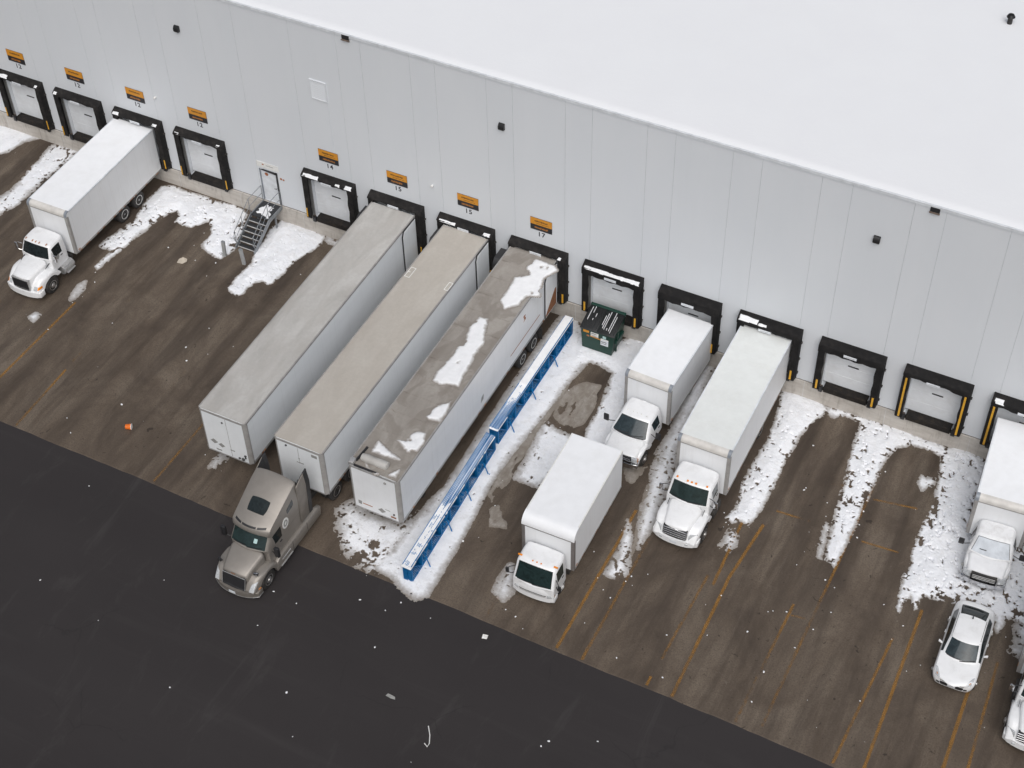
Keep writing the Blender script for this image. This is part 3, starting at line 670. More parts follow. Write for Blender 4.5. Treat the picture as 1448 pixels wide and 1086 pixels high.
for k, t in NUM.items():
    cx = k * PITCH + .09
    s = thing('dock_sign', 'orange and black dock sign, ' + WHERE[k], 'sign', (cx, 0, 5.74), group='orange and black signs above the dock doors')
    mb = MB(); mb.box(-.6, .6, -.03, -.002, -.39, .39, 0, .006, 1); mb.build('sign_board', 'sign_black', s, smooth=0)
    mb = MB(); mb.box(-.6, .6, -.034, -.0305, -.03, .39, 0); mb.build('orange_field', 'sign_orange', s, smooth=0)
    mb = MB(); squiggle(mb, -.36, .36, .20, .10, -.035); 
    if k >= 5: squiggle(mb, -.25, .42, .06, .035, -.035)
    mb.build('lettering', 'sign_text', s, smooth=0)
    mb = MB(); squiggle(mb, -.36, .38 if k in (5, 8) else .3, -.215, .12, -.0315); mb.build('orange_lettering', 'sign_band', s, smooth=0)
    text_obj('door_number', t, .40, 'number', bld, (cx, -.006, 4.97))

# ------------------------------------------------------------------ dock shelters
USE = {0: 'around the empty door at the left edge', 1: 'around the empty door second from the left', 2: 'around the back of the white three axle truck',
       3: 'around the empty door left of the steel stairs', 5: 'around the empty door between the steel stairs and the trailers', 6: 'around the back of the leftmost parked trailer',
       7: 'around the back of the middle parked trailer', 8: 'around the back of the snow patched trailer', 9: 'behind the green dumpster', 10: 'around the back of the short box truck near the dumpster',
       11: 'around the back of the long white box truck', 12: 'around the empty door just right of the long box truck', 13: 'with long yellow stripes around the last empty door',
       14: 'with long yellow stripes behind the snowed in truck'}
SNOWCAP = []
for k in DOCKS:
    cx = k * PITCH
    right = k >= 9
    dp = .46 if right or k in (6, 7, 8) else .40
    hem = {9: 3.86, 10: 3.86, 11: 4.02, 12: 3.9, 13: 4.1, 14: 4.08}.get(k, 4.14)
    if k in (6, 7, 8): hem = 4.2
    s = thing('dock_shelter', 'black fabric dock shelter ' + USE[k], 'dock shelter', (cx, 0, 0), group='black dock shelters along the wall')
    mm = 'shelter' if right else 'shelter_worn'
    mb = MB()
    n = 16; rows = []
    for i in range(n + 1):                      # header: sloping top, front curtain with a slightly wavy hem
        x = -1.6 + 3.2 * i / n
        sag = .03 * math.sin(i * 1.9 + k) + .02 * math.sin(i * .7 + 2 * k)
        if k in (13, 14): sag += -.22 * max(0, (i / n - .55)) * 2 * (1 if i < n else .5) if k == 13 else -.2 * math.exp(-((i / n - .55) / .25) ** 2)
        hz = hem + sag
        bow = .03 * math.sin(math.pi * i / n)
        rows.append([(x, -.001, 4.47), (x, -.06, 4.47), (x, -dp + .03, 4.30 - bow), (x, -dp, 4.25 - bow), (x, -dp - .015, (hz + 4.25) / 2), (x, -dp, hz), (x, -dp + .05, hz), (x, -dp + .06, 4.15 if hz < 4.12 else hz + .03), (x, -.001, 4.2)])
    V = mb.strip(rows, close=True); mb.bm.faces.new(V[0]); mb.bm.faces.new(V[-1][::-1])
    mb.build('header_curtain', mm, s, smooth=30)
    for sx in (-1, 1):
        mb = MB(); rows = []
        for i in range(15):
            z = 4.2 - (4.2 - 1.3) * i / 14
            w = .02 * math.sin(i * 1.3 + k * 2 + sx); low = .12 if i == 14 else 0
            rows.append([(sx * 1.6, -.001, z - low), (sx * 1.595, -dp + .06, z), (sx * 1.56, -dp - .004, z), (sx * (1.245 + w), -dp - .004 + .01 * math.sin(i), z), (sx * (1.24 + w), -dp + .06, z), (sx * 1.45, -dp + .09, z), (sx * 1.47, -.001, z - low)])
        V = mb.strip(rows, close=True); mb.bm.faces.new(V[0]); mb.bm.faces.new(V[-1][::-1])
        mb.build('side_curtain', mm, s, smooth=30)
        zt = 4.0 if k in (13, 14) else 1.98
        xs_ = 1.40 if k >= 9 else 1.50
        mb = MB(); mb.box(sx * xs_ - (.048 if k >= 8 else .036), sx * xs_ + (.048 if k >= 8 else .036), -dp - .028, -dp - .006, 1.38, zt, 0, .004, 1); mb.build('guide_stripe', 'yellow', s, smooth=0)
        if sx > 0:                                               # steel clips along the outer edge
            for z in (1.55, 2.5, 3.6): mb = MB(); mb.box(1.6, 1.66, -.14, -.02, z, z + .1, 0, .01, 1); mb.build('clip', 'chassis', s, smooth=0)
        mb = MB(); mb.box(sx * 1.36 - .1, sx * 1.36 + .1, -.02, -.001, 1.16, 4.1); mb.build('inner_lining', 'tunnel_grey', s, smooth=0)
    mb = MB()
    px, pz = (-.02 if k not in (11, 13) else -.15), (hem + .17 if right and k not in (11, 13, 14) else hem - .02)
    if k == 12: pz = 4.1
    mb.box(px - .32, px + .32, -dp - .05, -dp - .018, pz - .07, pz + .07, 0, .004, 1)
    squiggle(mb, px - .2, px + .2, pz, .022, -dp - .0505, 1)
    mb.build('name_plate', ['plate', 'decal_grey'], s, smooth=0)
    SNOWCAP.append((k, cx, dp))
caps = {0: [(-1.5, -.75, .14), (1.2, 1.45, .12)], 1: [(-1.55, -1.3, .12)], 2: [(-1.55, -1.15, .1), (1.1, 1.45, .12)], 3: [(-1.55, -1.2, .1), (1.2, 1.48, .12)], 5: [(-1.5, -.55, .12), (1.1, 1.5, .14), (.5, .8, .08)],
        7: [(-1.5, -.5, .13), (1.1, 1.5, .12)], 8: [(1.2, 1.4, .1)], 9: [(-1.52, 1.5, .15)], 11: [(-1.5, -.55, .2), (-.55, -.1, .09)], 14: [(-1.5, -1.05, .2)]}
mb = MB()
for k, cx, dp in SNOWCAP:
    for a, b, w in caps.get(k, []):
        def hf(X, Y, a=a, b=b, w=w, cx=cx, dp=dp, k=k):
            d = np.minimum(np.minimum(X - cx - a, cx + b - X), np.minimum(Y + dp, -dp + w + .02 - Y)) + .09 * (vnoise(X, Y, 2.5, 31 + k, 4) - .5)
            return np.where(d > 0, (Y + dp) * .22 / (dp - .06) + .006 + np.minimum(d * 1.1, .07), -1)
        heightfield(mb, cx + a - .05, cx + b + .05, -dp - .03, -dp + w + .05, .03, hf, 4.245, lo=0)
tag(mb.build('shelter_snow', 'clean_snow', smooth=60), 'small caps of white snow left on the black dock shelters', 'snow', kind='stuff')

# ------------------------------------------------------------------ entry door, louvre, lamps, drains
mb = MB(); mb.box(MDX0 + .04, MDX1 - .04, .05, .1, 1.16, 3.3, 0, .006, 1)
ed = mb.build('entry_door', 'coping', bld, smooth=0)
mb = MB(); mb.box(MDX0, MDX0 + .04, -.02, .1, 1.16, 3.36); mb.build('door_jamb', 'casting', ed, smooth=0)
mb = MB(); mb.box(MDX1 - .04, MDX1 + .07, -.03, .1, 1.16, 3.38); mb.prism([(MDX0 + .1, 3.3), (MDX1 - .04, 3.22), (MDX1 + .07, 3.38), (MDX0 + .25, 3.38)], 'y', -.03, .1); mb.build('weather_strip', 'black_plastic', ed, smooth=0)
mb = MB(); mb.tube([(MDX1 - .14, .05, 2.2), (MDX1 - .14, -.02, 2.2), (MDX1 - .26, -.02, 2.2)], .016); mb.build('handle', 'chassis', ed)
mb = MB(); mb.lathe([(.001, 0), (.11, 0), (.11, .006), (.001, .006)], (MDX0 + .4, .042, 3.02), 16, 0, 'y'); mb.build('round_notice', 'decal_orange', ed)
mb = MB(); mb.box(15.95, 17.35, -.02, -.001, 3.50, 3.86, 0); mb.box(16.3, 16.42, -.024, -.0205, 3.68, 3.76, 1); squiggle(mb, 16.55, 17.0, 3.70, .05, -.0205, 2); mb.build('notice_board', ['white_mark', 'decal_orange', 'decal_grey'], bld, smooth=0)
mb = MB(); mb.box(17.36, 17.49, -.012, -.001, 3.0, 3.12); mb.box(17.53, 17.64, -.012, -.001, 2.99, 3.09); mb.build('small_notice', 'decal_orange', bld, smooth=0)
mb = MB()
for a, b, c, d in ((20.19, 21.19, 10.5, 10.57), (20.19, 21.19, 9.37, 9.44), (20.19, 20.26, 9.44, 10.5), (21.12, 21.19, 9.44, 10.5)): mb.box(a, b, -.05, -.001, c, d)
for i in range(9): mb.prism([(-.035, 9.44 + i * .118), (-.006, 9.44 + i * .118), (-.006, 9.53 + i * .118), (-.012, 9.53 + i * .118)], 'x', 20.26, 21.12, 1)
mb.build('louvre', ['wall_panel', 'wall_panel'], bld, smooth=0)
mb = MB(); mb.box(21.17, 21.19, -.02, -.001, 4.8, 9.37); mb.build('conduit', 'wall_panel', bld, smooth=0)
for x, z in ((22.7, 13.78), (51.87, 13.74)):
    mb = MB(); mb.box(x - .21, x + .21, -.06, -.051, z - .12, z + .12); mb.box(x - .23, x + .23, -.12, -.05, z - .17, z - .125, 1); mb.build('roof_drain', ['black_plastic', 'brown_block'], bld, smooth=0)
for x, z in ((9.8, 6.08), (27.0, 6.09)):
    mb = MB(); mb.lathe([(.01, -.16), (.06, -.14), (.075, -.07), (.05, -.001)], (x, 0, z), 12, 0, 'y'); mb.build('sensor', 'white_mark', bld)
for x, w in ((12.3, 'above the left hand doors'), (31.12, 'high above the middle trailers'), (49.68, 'high above the empty doors on the right')):
    l = thing('wall_lamp', 'small black box shaped wall lamp ' + w, 'wall lamp', (x, 0, 11.24), group='black lamps high on the wall')
    mb = MB(); mb.prism([(-.002, -.19), (-.17, -.15), (-.18, .02), (-.09, .16), (-.002, .18)], 'x', -.155, .155, 0, .012, 1); mb.build('housing', 'lamp_body', l)
    mb = MB(); mb.prism([(-.03, -.186), (-.16, -.157), (-.16, -.168), (-.03, -.197)], 'x', -.12, .12); mb.build('lens', 'decal_grey', l)
v = thing('roof_vent', 'small dark vent pipe standing alone in the roof snow', 'roof vent', (51.1, 14.3, WH))
mb = MB(); mb.lathe([(.12, -.2), (.12, .42), (.001, .42)], (0, 0, 0), 14, 0, 'z'); mb.build('pipe', 'chassis', v)
mb = MB(); mb.lathe([(.001, .62), (.14, .56), (.21, .44), (.19, .42), (.001, .43)], (0, 0, 0), 14, 0, 'z'); mb.build('cowl', 'lamp_body', v)

# ------------------------------------------------------------------ steel stairs and the posts in front
st = thing('steel_stairs', 'grey steel stairs with pipe railings leading up to the white entry door', 'stairs', (16.65, -1.4, 0))
HW, PZ = .60, 1.14; PY0, PY1, SY = 1.30, .02, -1.66       # local: platform from PY1.. ; y measured from (−1.4)
mb = MB(); mb.box(-HW + .05, HW - .05, .0, 1.29, PZ - .05, PZ, 0)
mb.build('platform', 'grating', st, smooth=0)
for i in range(6):
    z = PZ - (i + 1) * PZ / 6.6; y = -(i + 1) * .255
    mb = MB(); mb.box(-HW + .05, HW - .05, y - .01, y + .235, z - .03, z, 0); mb.box(-HW + .05, HW - .05, y - .045, y - .01, z - .035, z + .004, 1); mb.build('tread', ['grating', 'tread_edge'], st, smooth=0)
for sx in (-1, 1):
    mb = MB(); x0, x1 = sx * HW - .025, sx * HW + .025
    mb.prism([(1.3, PZ + .03), (-.02, PZ + .03), (-1.72, .17), (-1.72, 0), (-1.55, 0), (.08, PZ - .2), (1.3, PZ - .2)], 'x', x0, x1); mb.build('stringer', 'galv', st, smooth=0)
    mb = MB(); x = sx * (HW + .0); r = .021
    mb.tube([(x, 1.28, PZ), (x, 1.28, PZ + 1.06), (x, .02, PZ + 1.06), (x, -1.62, 1.12), (x, -1.72, .72), (x, -1.60, .42)], r)
    mb.tube([(x, 1.28, PZ + .55), (x, .02, PZ + .55), (x, -1.66, .58)], r * .8)
    mb.tube([(x, .02, PZ), (x, .02, PZ + 1.06)], r); mb.tube([(x, -.82, PZ - .58), (x, -.82, PZ + .50)], r); mb.tube([(x, -1.58, .1), (x, -1.58, 1.12)], r)
    mb.build('railing', 'galv', st)
    mb = MB(); mb.box(sx * HW - .04, sx * HW + .04, .55, .63, 0, PZ - .2); mb.build('support_leg', 'galv', st, smooth=0)
def psnow(X, Y):
    d = np.minimum(np.minimum(X + .5, .5 - X), np.minimum(Y - .1, 1.2 - Y)) + .5 * (vnoise(X, Y, 3.5, 301, 4) - .80)
    return np.where(d > 0, np.minimum(d * .4, .03), -.01)
mb = MB(); heightfield(mb, -.55, .55, .05, 1.25, .03, psnow, PZ + .002, lo=-.01)
ps = mb.build('platform_snow', 'clean_snow', smooth=60); ps.location = st.location; tag(ps, 'scraps of trodden snow on the black landing of the stairs', 'snow', kind='stuff')
for x, y, tl, w in ((15.84, -3.88, .05, 'left'), (17.16, -3.98, -.06, 'right')):
    b = thing('bollard', 'grey steel guard post in front of the stairs, the one on the ' + w, 'post', (x, y, 0), group='guard posts at the foot of the stairs')
    b.rotation_euler = (0, tl, R(8))
    mb = MB(); mb.box(-.09, .09, -.07, .07, -.05, 1.05, 0, .012, 1); mb.build('post_shaft', 'post', b)
    mb = MB(); mb.box(-.095, .095, -.075, .075, 1.05, 1.075, 0, .008, 1); mb.build('post_cap', 'galv', b)
# ------------------------------------------------------------------ vehicle parts (local frame: front bumper at y = 0, the vehicle runs to +y)
def wheels(parent, pos, r, w, rim='rim_white', n=28):
    for x, y, inner in pos:
        s = 1 if x > 0 else -1
        t = .02
        mb = MB()
        mb.lathe([(r * .56, -w / 2), (r * .8, -w / 2), (r * .95, -w / 2 + .02), (r, -w / 2 + .06), (r, w / 2 - .06), (r * .95, w / 2 - .02), (r * .8, w / 2), (r * .56, w / 2)], (x, y, r), n)
        if inner: mb.lathe([(r * .56, -w / 2), (r * .85, -w / 2), (r, -w / 2 + .06), (r, w / 2 - .06), (r * .85, w / 2), (r * .56, w / 2)], (x - s * (w + .06), y, r), n)
        wh = mb.build('wheel', 'rubber', parent)
        mb = MB(); e = s * w / 2; dish = -.07 if inner else .02
        mb.lathe([(r * .58, e * .6), (r * .58, e + s * .008), (r * .52, e + s * .01), (r * .46, e - s * .03), (r * .26, e + s * dish), (r * .24, e + s * (dish + .035)), (r * .12, e + s * (dish + .07)), (.001, e + s * (dish + .07))], (x, y, r), n)
        mb.build('rim', rim, wh)

def mirror(parent, x0, y0, z0, x1, y1, z1, w=.22, h=.36, arms=2, headm='black_plastic', armm='black_plastic', d=.09):
    """mirror head at (x1, y1, z1) on arms from the door at (x0, y0, z0)"""
    mb = MB(); mb.box(x1 - w / 2, x1 + w / 2, y1 - d / 2, y1 + d / 2, z1 - h / 2, z1 + h / 2, 0, .035, 2)
    mm = mb.build('mirror', headm, parent)
    mb = MB()
    mb.tube([(x0, y0, z0), ((x0 + x1) / 2, (y0 + y1) / 2 - .03, z0 + .02), (x1, y1, z1 - h * .4)], .02)
    if arms > 1: mb.tube([(x0, y0, z0 + .45), ((x0 + x1) / 2, (y0 + y1) / 2 - .04, z1 + h * .62), (x1, y1, z1 + h * .45)], .018)
    mb.build('mirror_arm', armm, mm)

def make_cab(parent, y0, y1, y2, y3, wb, wr, zb, zbelt, zw, zr, paint, glass='glass', bow=.12, sub=2, snowglass=None, doorsplit=True):
    def ring(y, pts, bw=bow):
        return [(x, y + d - bw * (1 - (x / wb) ** 2), z) for x, d, z in pts] + []
    zm = zb + (zbelt - zb) * .5
    S = [
        ring(y0 - .06, [(wb * .96, 0, zb), (wb * .97, 0, zm), (wb * .97, 0, zw - .14), (wb * .93, 0, zw - .09), (wb * .86, 0, zw - .06), (wb * .45, 0, zw - .05), (0, 0, zw - .05)]),
        ring(y0, [(wb, 0, zb), (wb, 0, zm), (wb, .0, zw - .08), (wb * .97, 0, zw - .02), (wb * .885, -.01, zw), (wb * .45, 0, zw), (0, 0, zw)]),
        ring(y1, [(wb, .05, zb), (wb, .05, zm), (wb, .05, zbelt), (wr + .05, .03, zr - .22), (wr - .07, 0, zr - .13), (wr * .5, 0, zr - .09), (0, 0, zr - .08)], bow * .7),
        ring(y1 + .13, [(wb, .0, zb), (wb, .0, zm), (wb, .0, zbelt), (wr + .06, 0, zr - .16), (wr - .05, 0, zr - .02), (wr * .5, 0, zr + .015), (0, 0, zr + .025)], bow * .5),
        ring(y2, [(wb, 0, zb), (wb, 0, zm), (wb, 0, zbelt), (wr + .06, 0, zr - .16), (wr - .05, 0, zr - .02), (wr * .5, 0, zr + .02), (0, 0, zr + .03)], 0),
        ring(y2 + .07, [(wb, 0, zb), (wb, 0, zm), (wb, 0, zbelt), (wr + .06, 0, zr - .16), (wr - .05, 0, zr - .02), (wr * .5, 0, zr + .02), (0, 0, zr + .03)], 0),
        ring(y3, [(wb * .985, 0, zb), (wb * .985, 0, zm), (wb * .985, 0, zbelt), (wr + .03, 0, zr - .17), (wr - .07, 0, zr - .04), (wr * .5, 0, zr), (0, 0, zr + .01)], 0),
    ]
    def tg(i, j, s):
        if i == 1 and j in (4, 5): return 'ws'
        if i in (2, 3) and j == 2: return 'sw%d' % s
        if i in (2, 3) and j in (0, 1) and doorsplit: return 'dr%d' % s
        return 'body'
    names = {'ws': 'windshield', 'sw1': 'side_window', 'sw-1': 'side_window', 'dr1': 'door', 'dr-1': 'door', 'body': 'cab_shell'}
    mats = {'ws': snowglass or glass, 'sw1': glass, 'sw-1': glass, 'dr1': paint, 'dr-1': paint, 'body': paint}
    bvh, res = cage(parent, S, tg, names, mats, sub, cl={2: .55, 3: .35, 4: .35}, cs={1: .5, 2: .6, 4: .5, 5: .35, 6: .6})
    P = []
    for x, z in [(-wb * .86, zw + .03), (-(wb * .86 + wr - .11) / 2, (zw + zr) / 2 - .06), (-(wr - .10), zr - .16)] + [(x * wr, zr - .135 + .03 * (1 - abs(x))) for x in (-.6, -.3, 0, .3, .6)] + [(wr - .10, zr - .16), ((wb * .86 + wr - .11) / 2, (zw + zr) / 2 - .06), (wb * .86, zw + .03)]:
        h = bvh.ray_cast(Vector((x, -3, z)), Vector((0, 1, 0)))
        if h[0] is not None: P.append(h[0] + Vector((0, -.004, 0)))
    if len(P) > 4: mb = MB(); mb.tube(P, .011, 5); mb.build('windshield_seal', 'black_plastic', parent)
    for s in (1, -1):
        q = res.get('dr%d' % s)
        mb = MB(); mb.box(s * (wb + .005) - .02, s * (wb + .005) + .02, y2 - .2, y2 - .04, zbelt - .17, zbelt - .12, 0, .01, 1); mb.build('door_handle', 'black_plastic', q)
    return bvh, res

def make_hood(parent, yf, y0, wf, wb, zt0, zt1, zb, paint, crown=.05, drop=.12, mid=None):
    S = []
    for t, dz, dw, dy in ((0, -drop * 1.6, -.06, 0), (.03, -drop * .55, -.02, -.01), (.12, -.012, 0, 0), (.45, 0, 0, 0), (.8, 0, 0, 0), (1, 0, 0, 0)):
        y = yf + (y0 - yf) * t; w = wf + (wb - wf) * t + dw; z = zt0 + (zt1 - zt0) * (t if mid is None else t ** mid) + dz
        S.append([(w, y + dy, zb), (w, y + dy, (zb + z) / 2), (w - .015, y + dy, z - .1), (w - .09, y + dy, z - .015), (w * .5, y + dy - .03, z + crown * .8), (0, y + dy - .045, z + crown)])
    return cage(parent, S, lambda i, j, s: 'hood', {'hood': 'hood'}, {'hood': paint}, 2, cl={2: .55, 3: .55}, cs={1: .45})

def make_fender(parent, s, xi, xo, yc, rw, ya, yb, zt, paint, zf=None, ze=None):
    """wheel arch fender between ya (front) and yb (rear)"""
    zf = zf or .55; ze = ze or .6
    rows = []; n = 18
    for i in range(n + 1):
        y = ya + (yb - ya) * i / n
        u = (y - yc) / rw
        arch = (rw * math.sqrt(max(0, 1 - u * u)) + .48) if abs(u) < 1 else (zf if y < yc else ze)
        arch = max(arch, zf if y < yc else ze)
        prof = 1 - abs((y - (ya + yb) / 2 - .05) / ((yb - ya) / 2)) ** 3.2 * .42
        z = zt * prof + .02
        taper = .10 * max(0, (yc - y - rw * .4)) / max(.01, rw)
        z = max(z, arch + .05)
        rows.append([(s * (xo - .005 - taper), y, arch), (s * (xo - taper), y, arch + (z - arch) * .5), (s * (xo - .03 - taper), y, arch + (z - arch) * .82), (s * (xo - .1 - taper), y, z - .02), (s * (xo - .22 - taper), y, z + .01), (s * xi, y, z + .015)])
    mb = MB(); mb.strip(rows); A = rows[0]
    mb.face([(p[0], p[1], p[2]) for p in A] + [(s * xi, ya, A[0][2])])
    return mb.build('fender', paint, parent, smooth=60)

def bumper(parent, w, z0, z1, d, paint, bowd=.16, name='bumper', y=0, wrap=.35):
    pts = []
    n = 10
    for i in range(n + 1):
        x = -w + 2 * w * i / n; pts.append((x, y + bowd * (abs(x) / w) ** 2.6))
    pts = [(-w - .01, y + bowd + wrap)] + pts + [(w + .01, y + bowd + wrap), (w - d, y + bowd + wrap)] + [(x * (w - d) / w, yy + d) for x, yy in pts[::-1]] + [(-w + d, y + bowd + wrap)]
    mb = MB(); mb.prism(pts, 'z', z0, z1, 0, .03, 2)
    return mb.build(name, paint, parent, smooth=40)

def plate(parent, x, y, z, w=.34, h=.16):
    mb = MB(); mb.box(x - w / 2, x + w / 2, y - .015, y, z - h / 2, z + h / 2, 0, .004, 1)
    return mb.build('license_plate', 'plate', parent, smooth=0)

def roof_lights(parent, xs, yf, z, m='amber', w=.035, l=.09):
    for x in xs:
        mb = MB(); y = yf(x)
        mb.hexa([(x - w, y - l / 2, z(x)), (x + w, y - l / 2, z(x)), (x + w, y + l / 2, z(x)), (x - w, y + l / 2, z(x)), (x - w * .7, y - l * .3, z(x) + .055), (x + w * .7, y - l * .3, z(x) + .055), (x + w * .7, y + l * .4, z(x) + .05), (x - w * .7, y + l * .4, z(x) + .05)], 0, .01, 1)
        mb.build('marker_light', m, parent)

def wipers(parent, bvh, z, spans, dz=.05):
    for a, b in spans:
        P = []
        for t in (0, .2, .4, .6, .8, 1):
            x = a + (b - a) * t; h = bvh.ray_cast(Vector((x, -3, z + dz * t)), Vector((0, 1, 0)))
            if h[0] is not None: P.append(h[0] + Vector((0, -.035, 0)))
        if len(P) < 2: continue
        mb = MB(); mb.tube(P, .02, 5); mb.build('wiper', 'black_plastic', parent)

def cargo_box(parent, y0, L, w, zb, zt, roof='box_roof_white', side='box_side', cap='cream_trim', post='grey_trim', rf=.2, seams=0):
    h = w / 2; mb = MB()
    arc = [(y0 + rf - rf * math.cos(t), zt - rf + rf * math.sin(t)) for t in [math.pi / 2 * i / 7 for i in range(8)]]
    mb.prism([(y0, zb)] + arc + [(y0 + L, zt), (y0 + L, zb)], 'x', -h, h)
    bx = mb.build('cargo_box', side, parent, smooth=30)
    mb = MB(); mb.box(-h + .045, h - .045, y0 + rf + .015, y0 + L - .06, zt - .01, zt + .014, 0, .006, 1); mb.build('roof_panel', roof, bx, smooth=0)
    def shell(xa, xb_, t, g=.012):
        m2 = MB(); rows = []
        A = [(y0 + rf - (rf + g) * math.cos(a), zt - rf + (rf + g) * math.sin(a)) for a in [math.pi / 2 * i / 7 for i in range(8)]]
        A = [(y0 - g, zt - rf - .07)] + A + [(y0 + rf + .05, zt + g + .004)]
        B = [(y0 + rf - (rf - .02) * math.cos(a), zt - rf + (rf - .02) * math.sin(a)) for a in [math.pi / 2 * i / 7 for i in range(8)]]
        B = [(y0 + .02, zt - rf - .07)] + B + [(y0 + rf + .05, zt - .02)]
        m2.prism(A + B[::-1], 'x', xa, xb_); return m2
    shell(-h + .15, h - .15, 0).build('front_cap', cap, bx, smooth=30)
    mb = MB(); mb.box(-h + .15, h - .15, y0 - .022, y0 + .01, zt - rf - .115, zt - rf - .072); mb.build('cap_lip', post, bx, smooth=0)
    for s in (-1, 1):
        a, b = sorted((s * (h - .148), s * (h + .014)))
        shell(a, b, 0, .018).build('corner_casting', 'casting' if cap != 'box_roof_white' else cap, bx, smooth=30)
        mb = MB(); g = .014
        mb.prism([(s * (h - .15), y0 - g), (s * (h + g - .012), y0 - g), (s * (h + g), y0 - g + .012), (s * (h + g), y0 + .15), (s * (h - .05), y0 + .15), (s * (h - .15), y0 + .03)], 'z', zb, zt - rf - .072, 0, .006, 1)
        mb.build('corner_post', post, bx, smooth=30)
        a, b = sorted((s * (h - .05), s * (h + .016)))
        mb = MB(); mb.box(a, b, y0 + rf + .06, y0 + L, zt - .085, zt + .02, 0, .008, 1); mb.build('top_rail', 'white_mark' if cap == 'box_roof_white' else 'coping', bx, smooth=0)
        mb = MB(); mb.box(a, b, y0 + .16, y0 + L, zb - .03, zb + .085, 0, .006, 1)
        for i in range(int(L / .5)):
            if random.random() < .5: yy = y0 + .3 + i * .5; mb.box(s * (h + .0165) - .002, s * (h + .0165) + .002, yy, yy + random.uniform(.1, .4), zb - .02, zb + .03, 1)
        mb.build('bottom_rail', ['grey_trim' if cap != 'box_roof_white' else 'aluminium', 'rust'], bx, smooth=0)
        mb = MB(); mb.box(s * (h + .02) - .006, s * (h + .02) + .006, y0 + .2, y0 + .36, zb + .13, zb + .19); mb.build('side_reflector', 'amber_dull', bx, smooth=0)
    mb = MB(); mb.box(-h + .06, h - .06, y0 + L, y0 + L + .03, zb + .05, zt - .08, 0, .01, 1); mb.build('rear_door', side, bx, smooth=0)
    if seams:
        mb = MB()
        for i in range(1, seams): y = y0 + rf + (L - rf) * i / seams; mb.box(-h + .06, h - .06, y - .012, y + .012, zt + .013, zt + .0185)
        mb.build('roof_seam', roof, bx, smooth=0)
    return bx

def chassis(parent, y0, y1, z=.72, tank=None, flap=None):
    mb = MB()
    for s in (-1, 1): mb.box(s * .43 - .045, s * .43 + .045, y0, y1, z - .14, z + .12)
    for y in np.arange(y0 + .4, y1, 1.2): mb.box(-.39, .39, y, y + .08, z - .1, z + .06)
    mb.build('chassis_frame', 'chassis', parent, smooth=0)

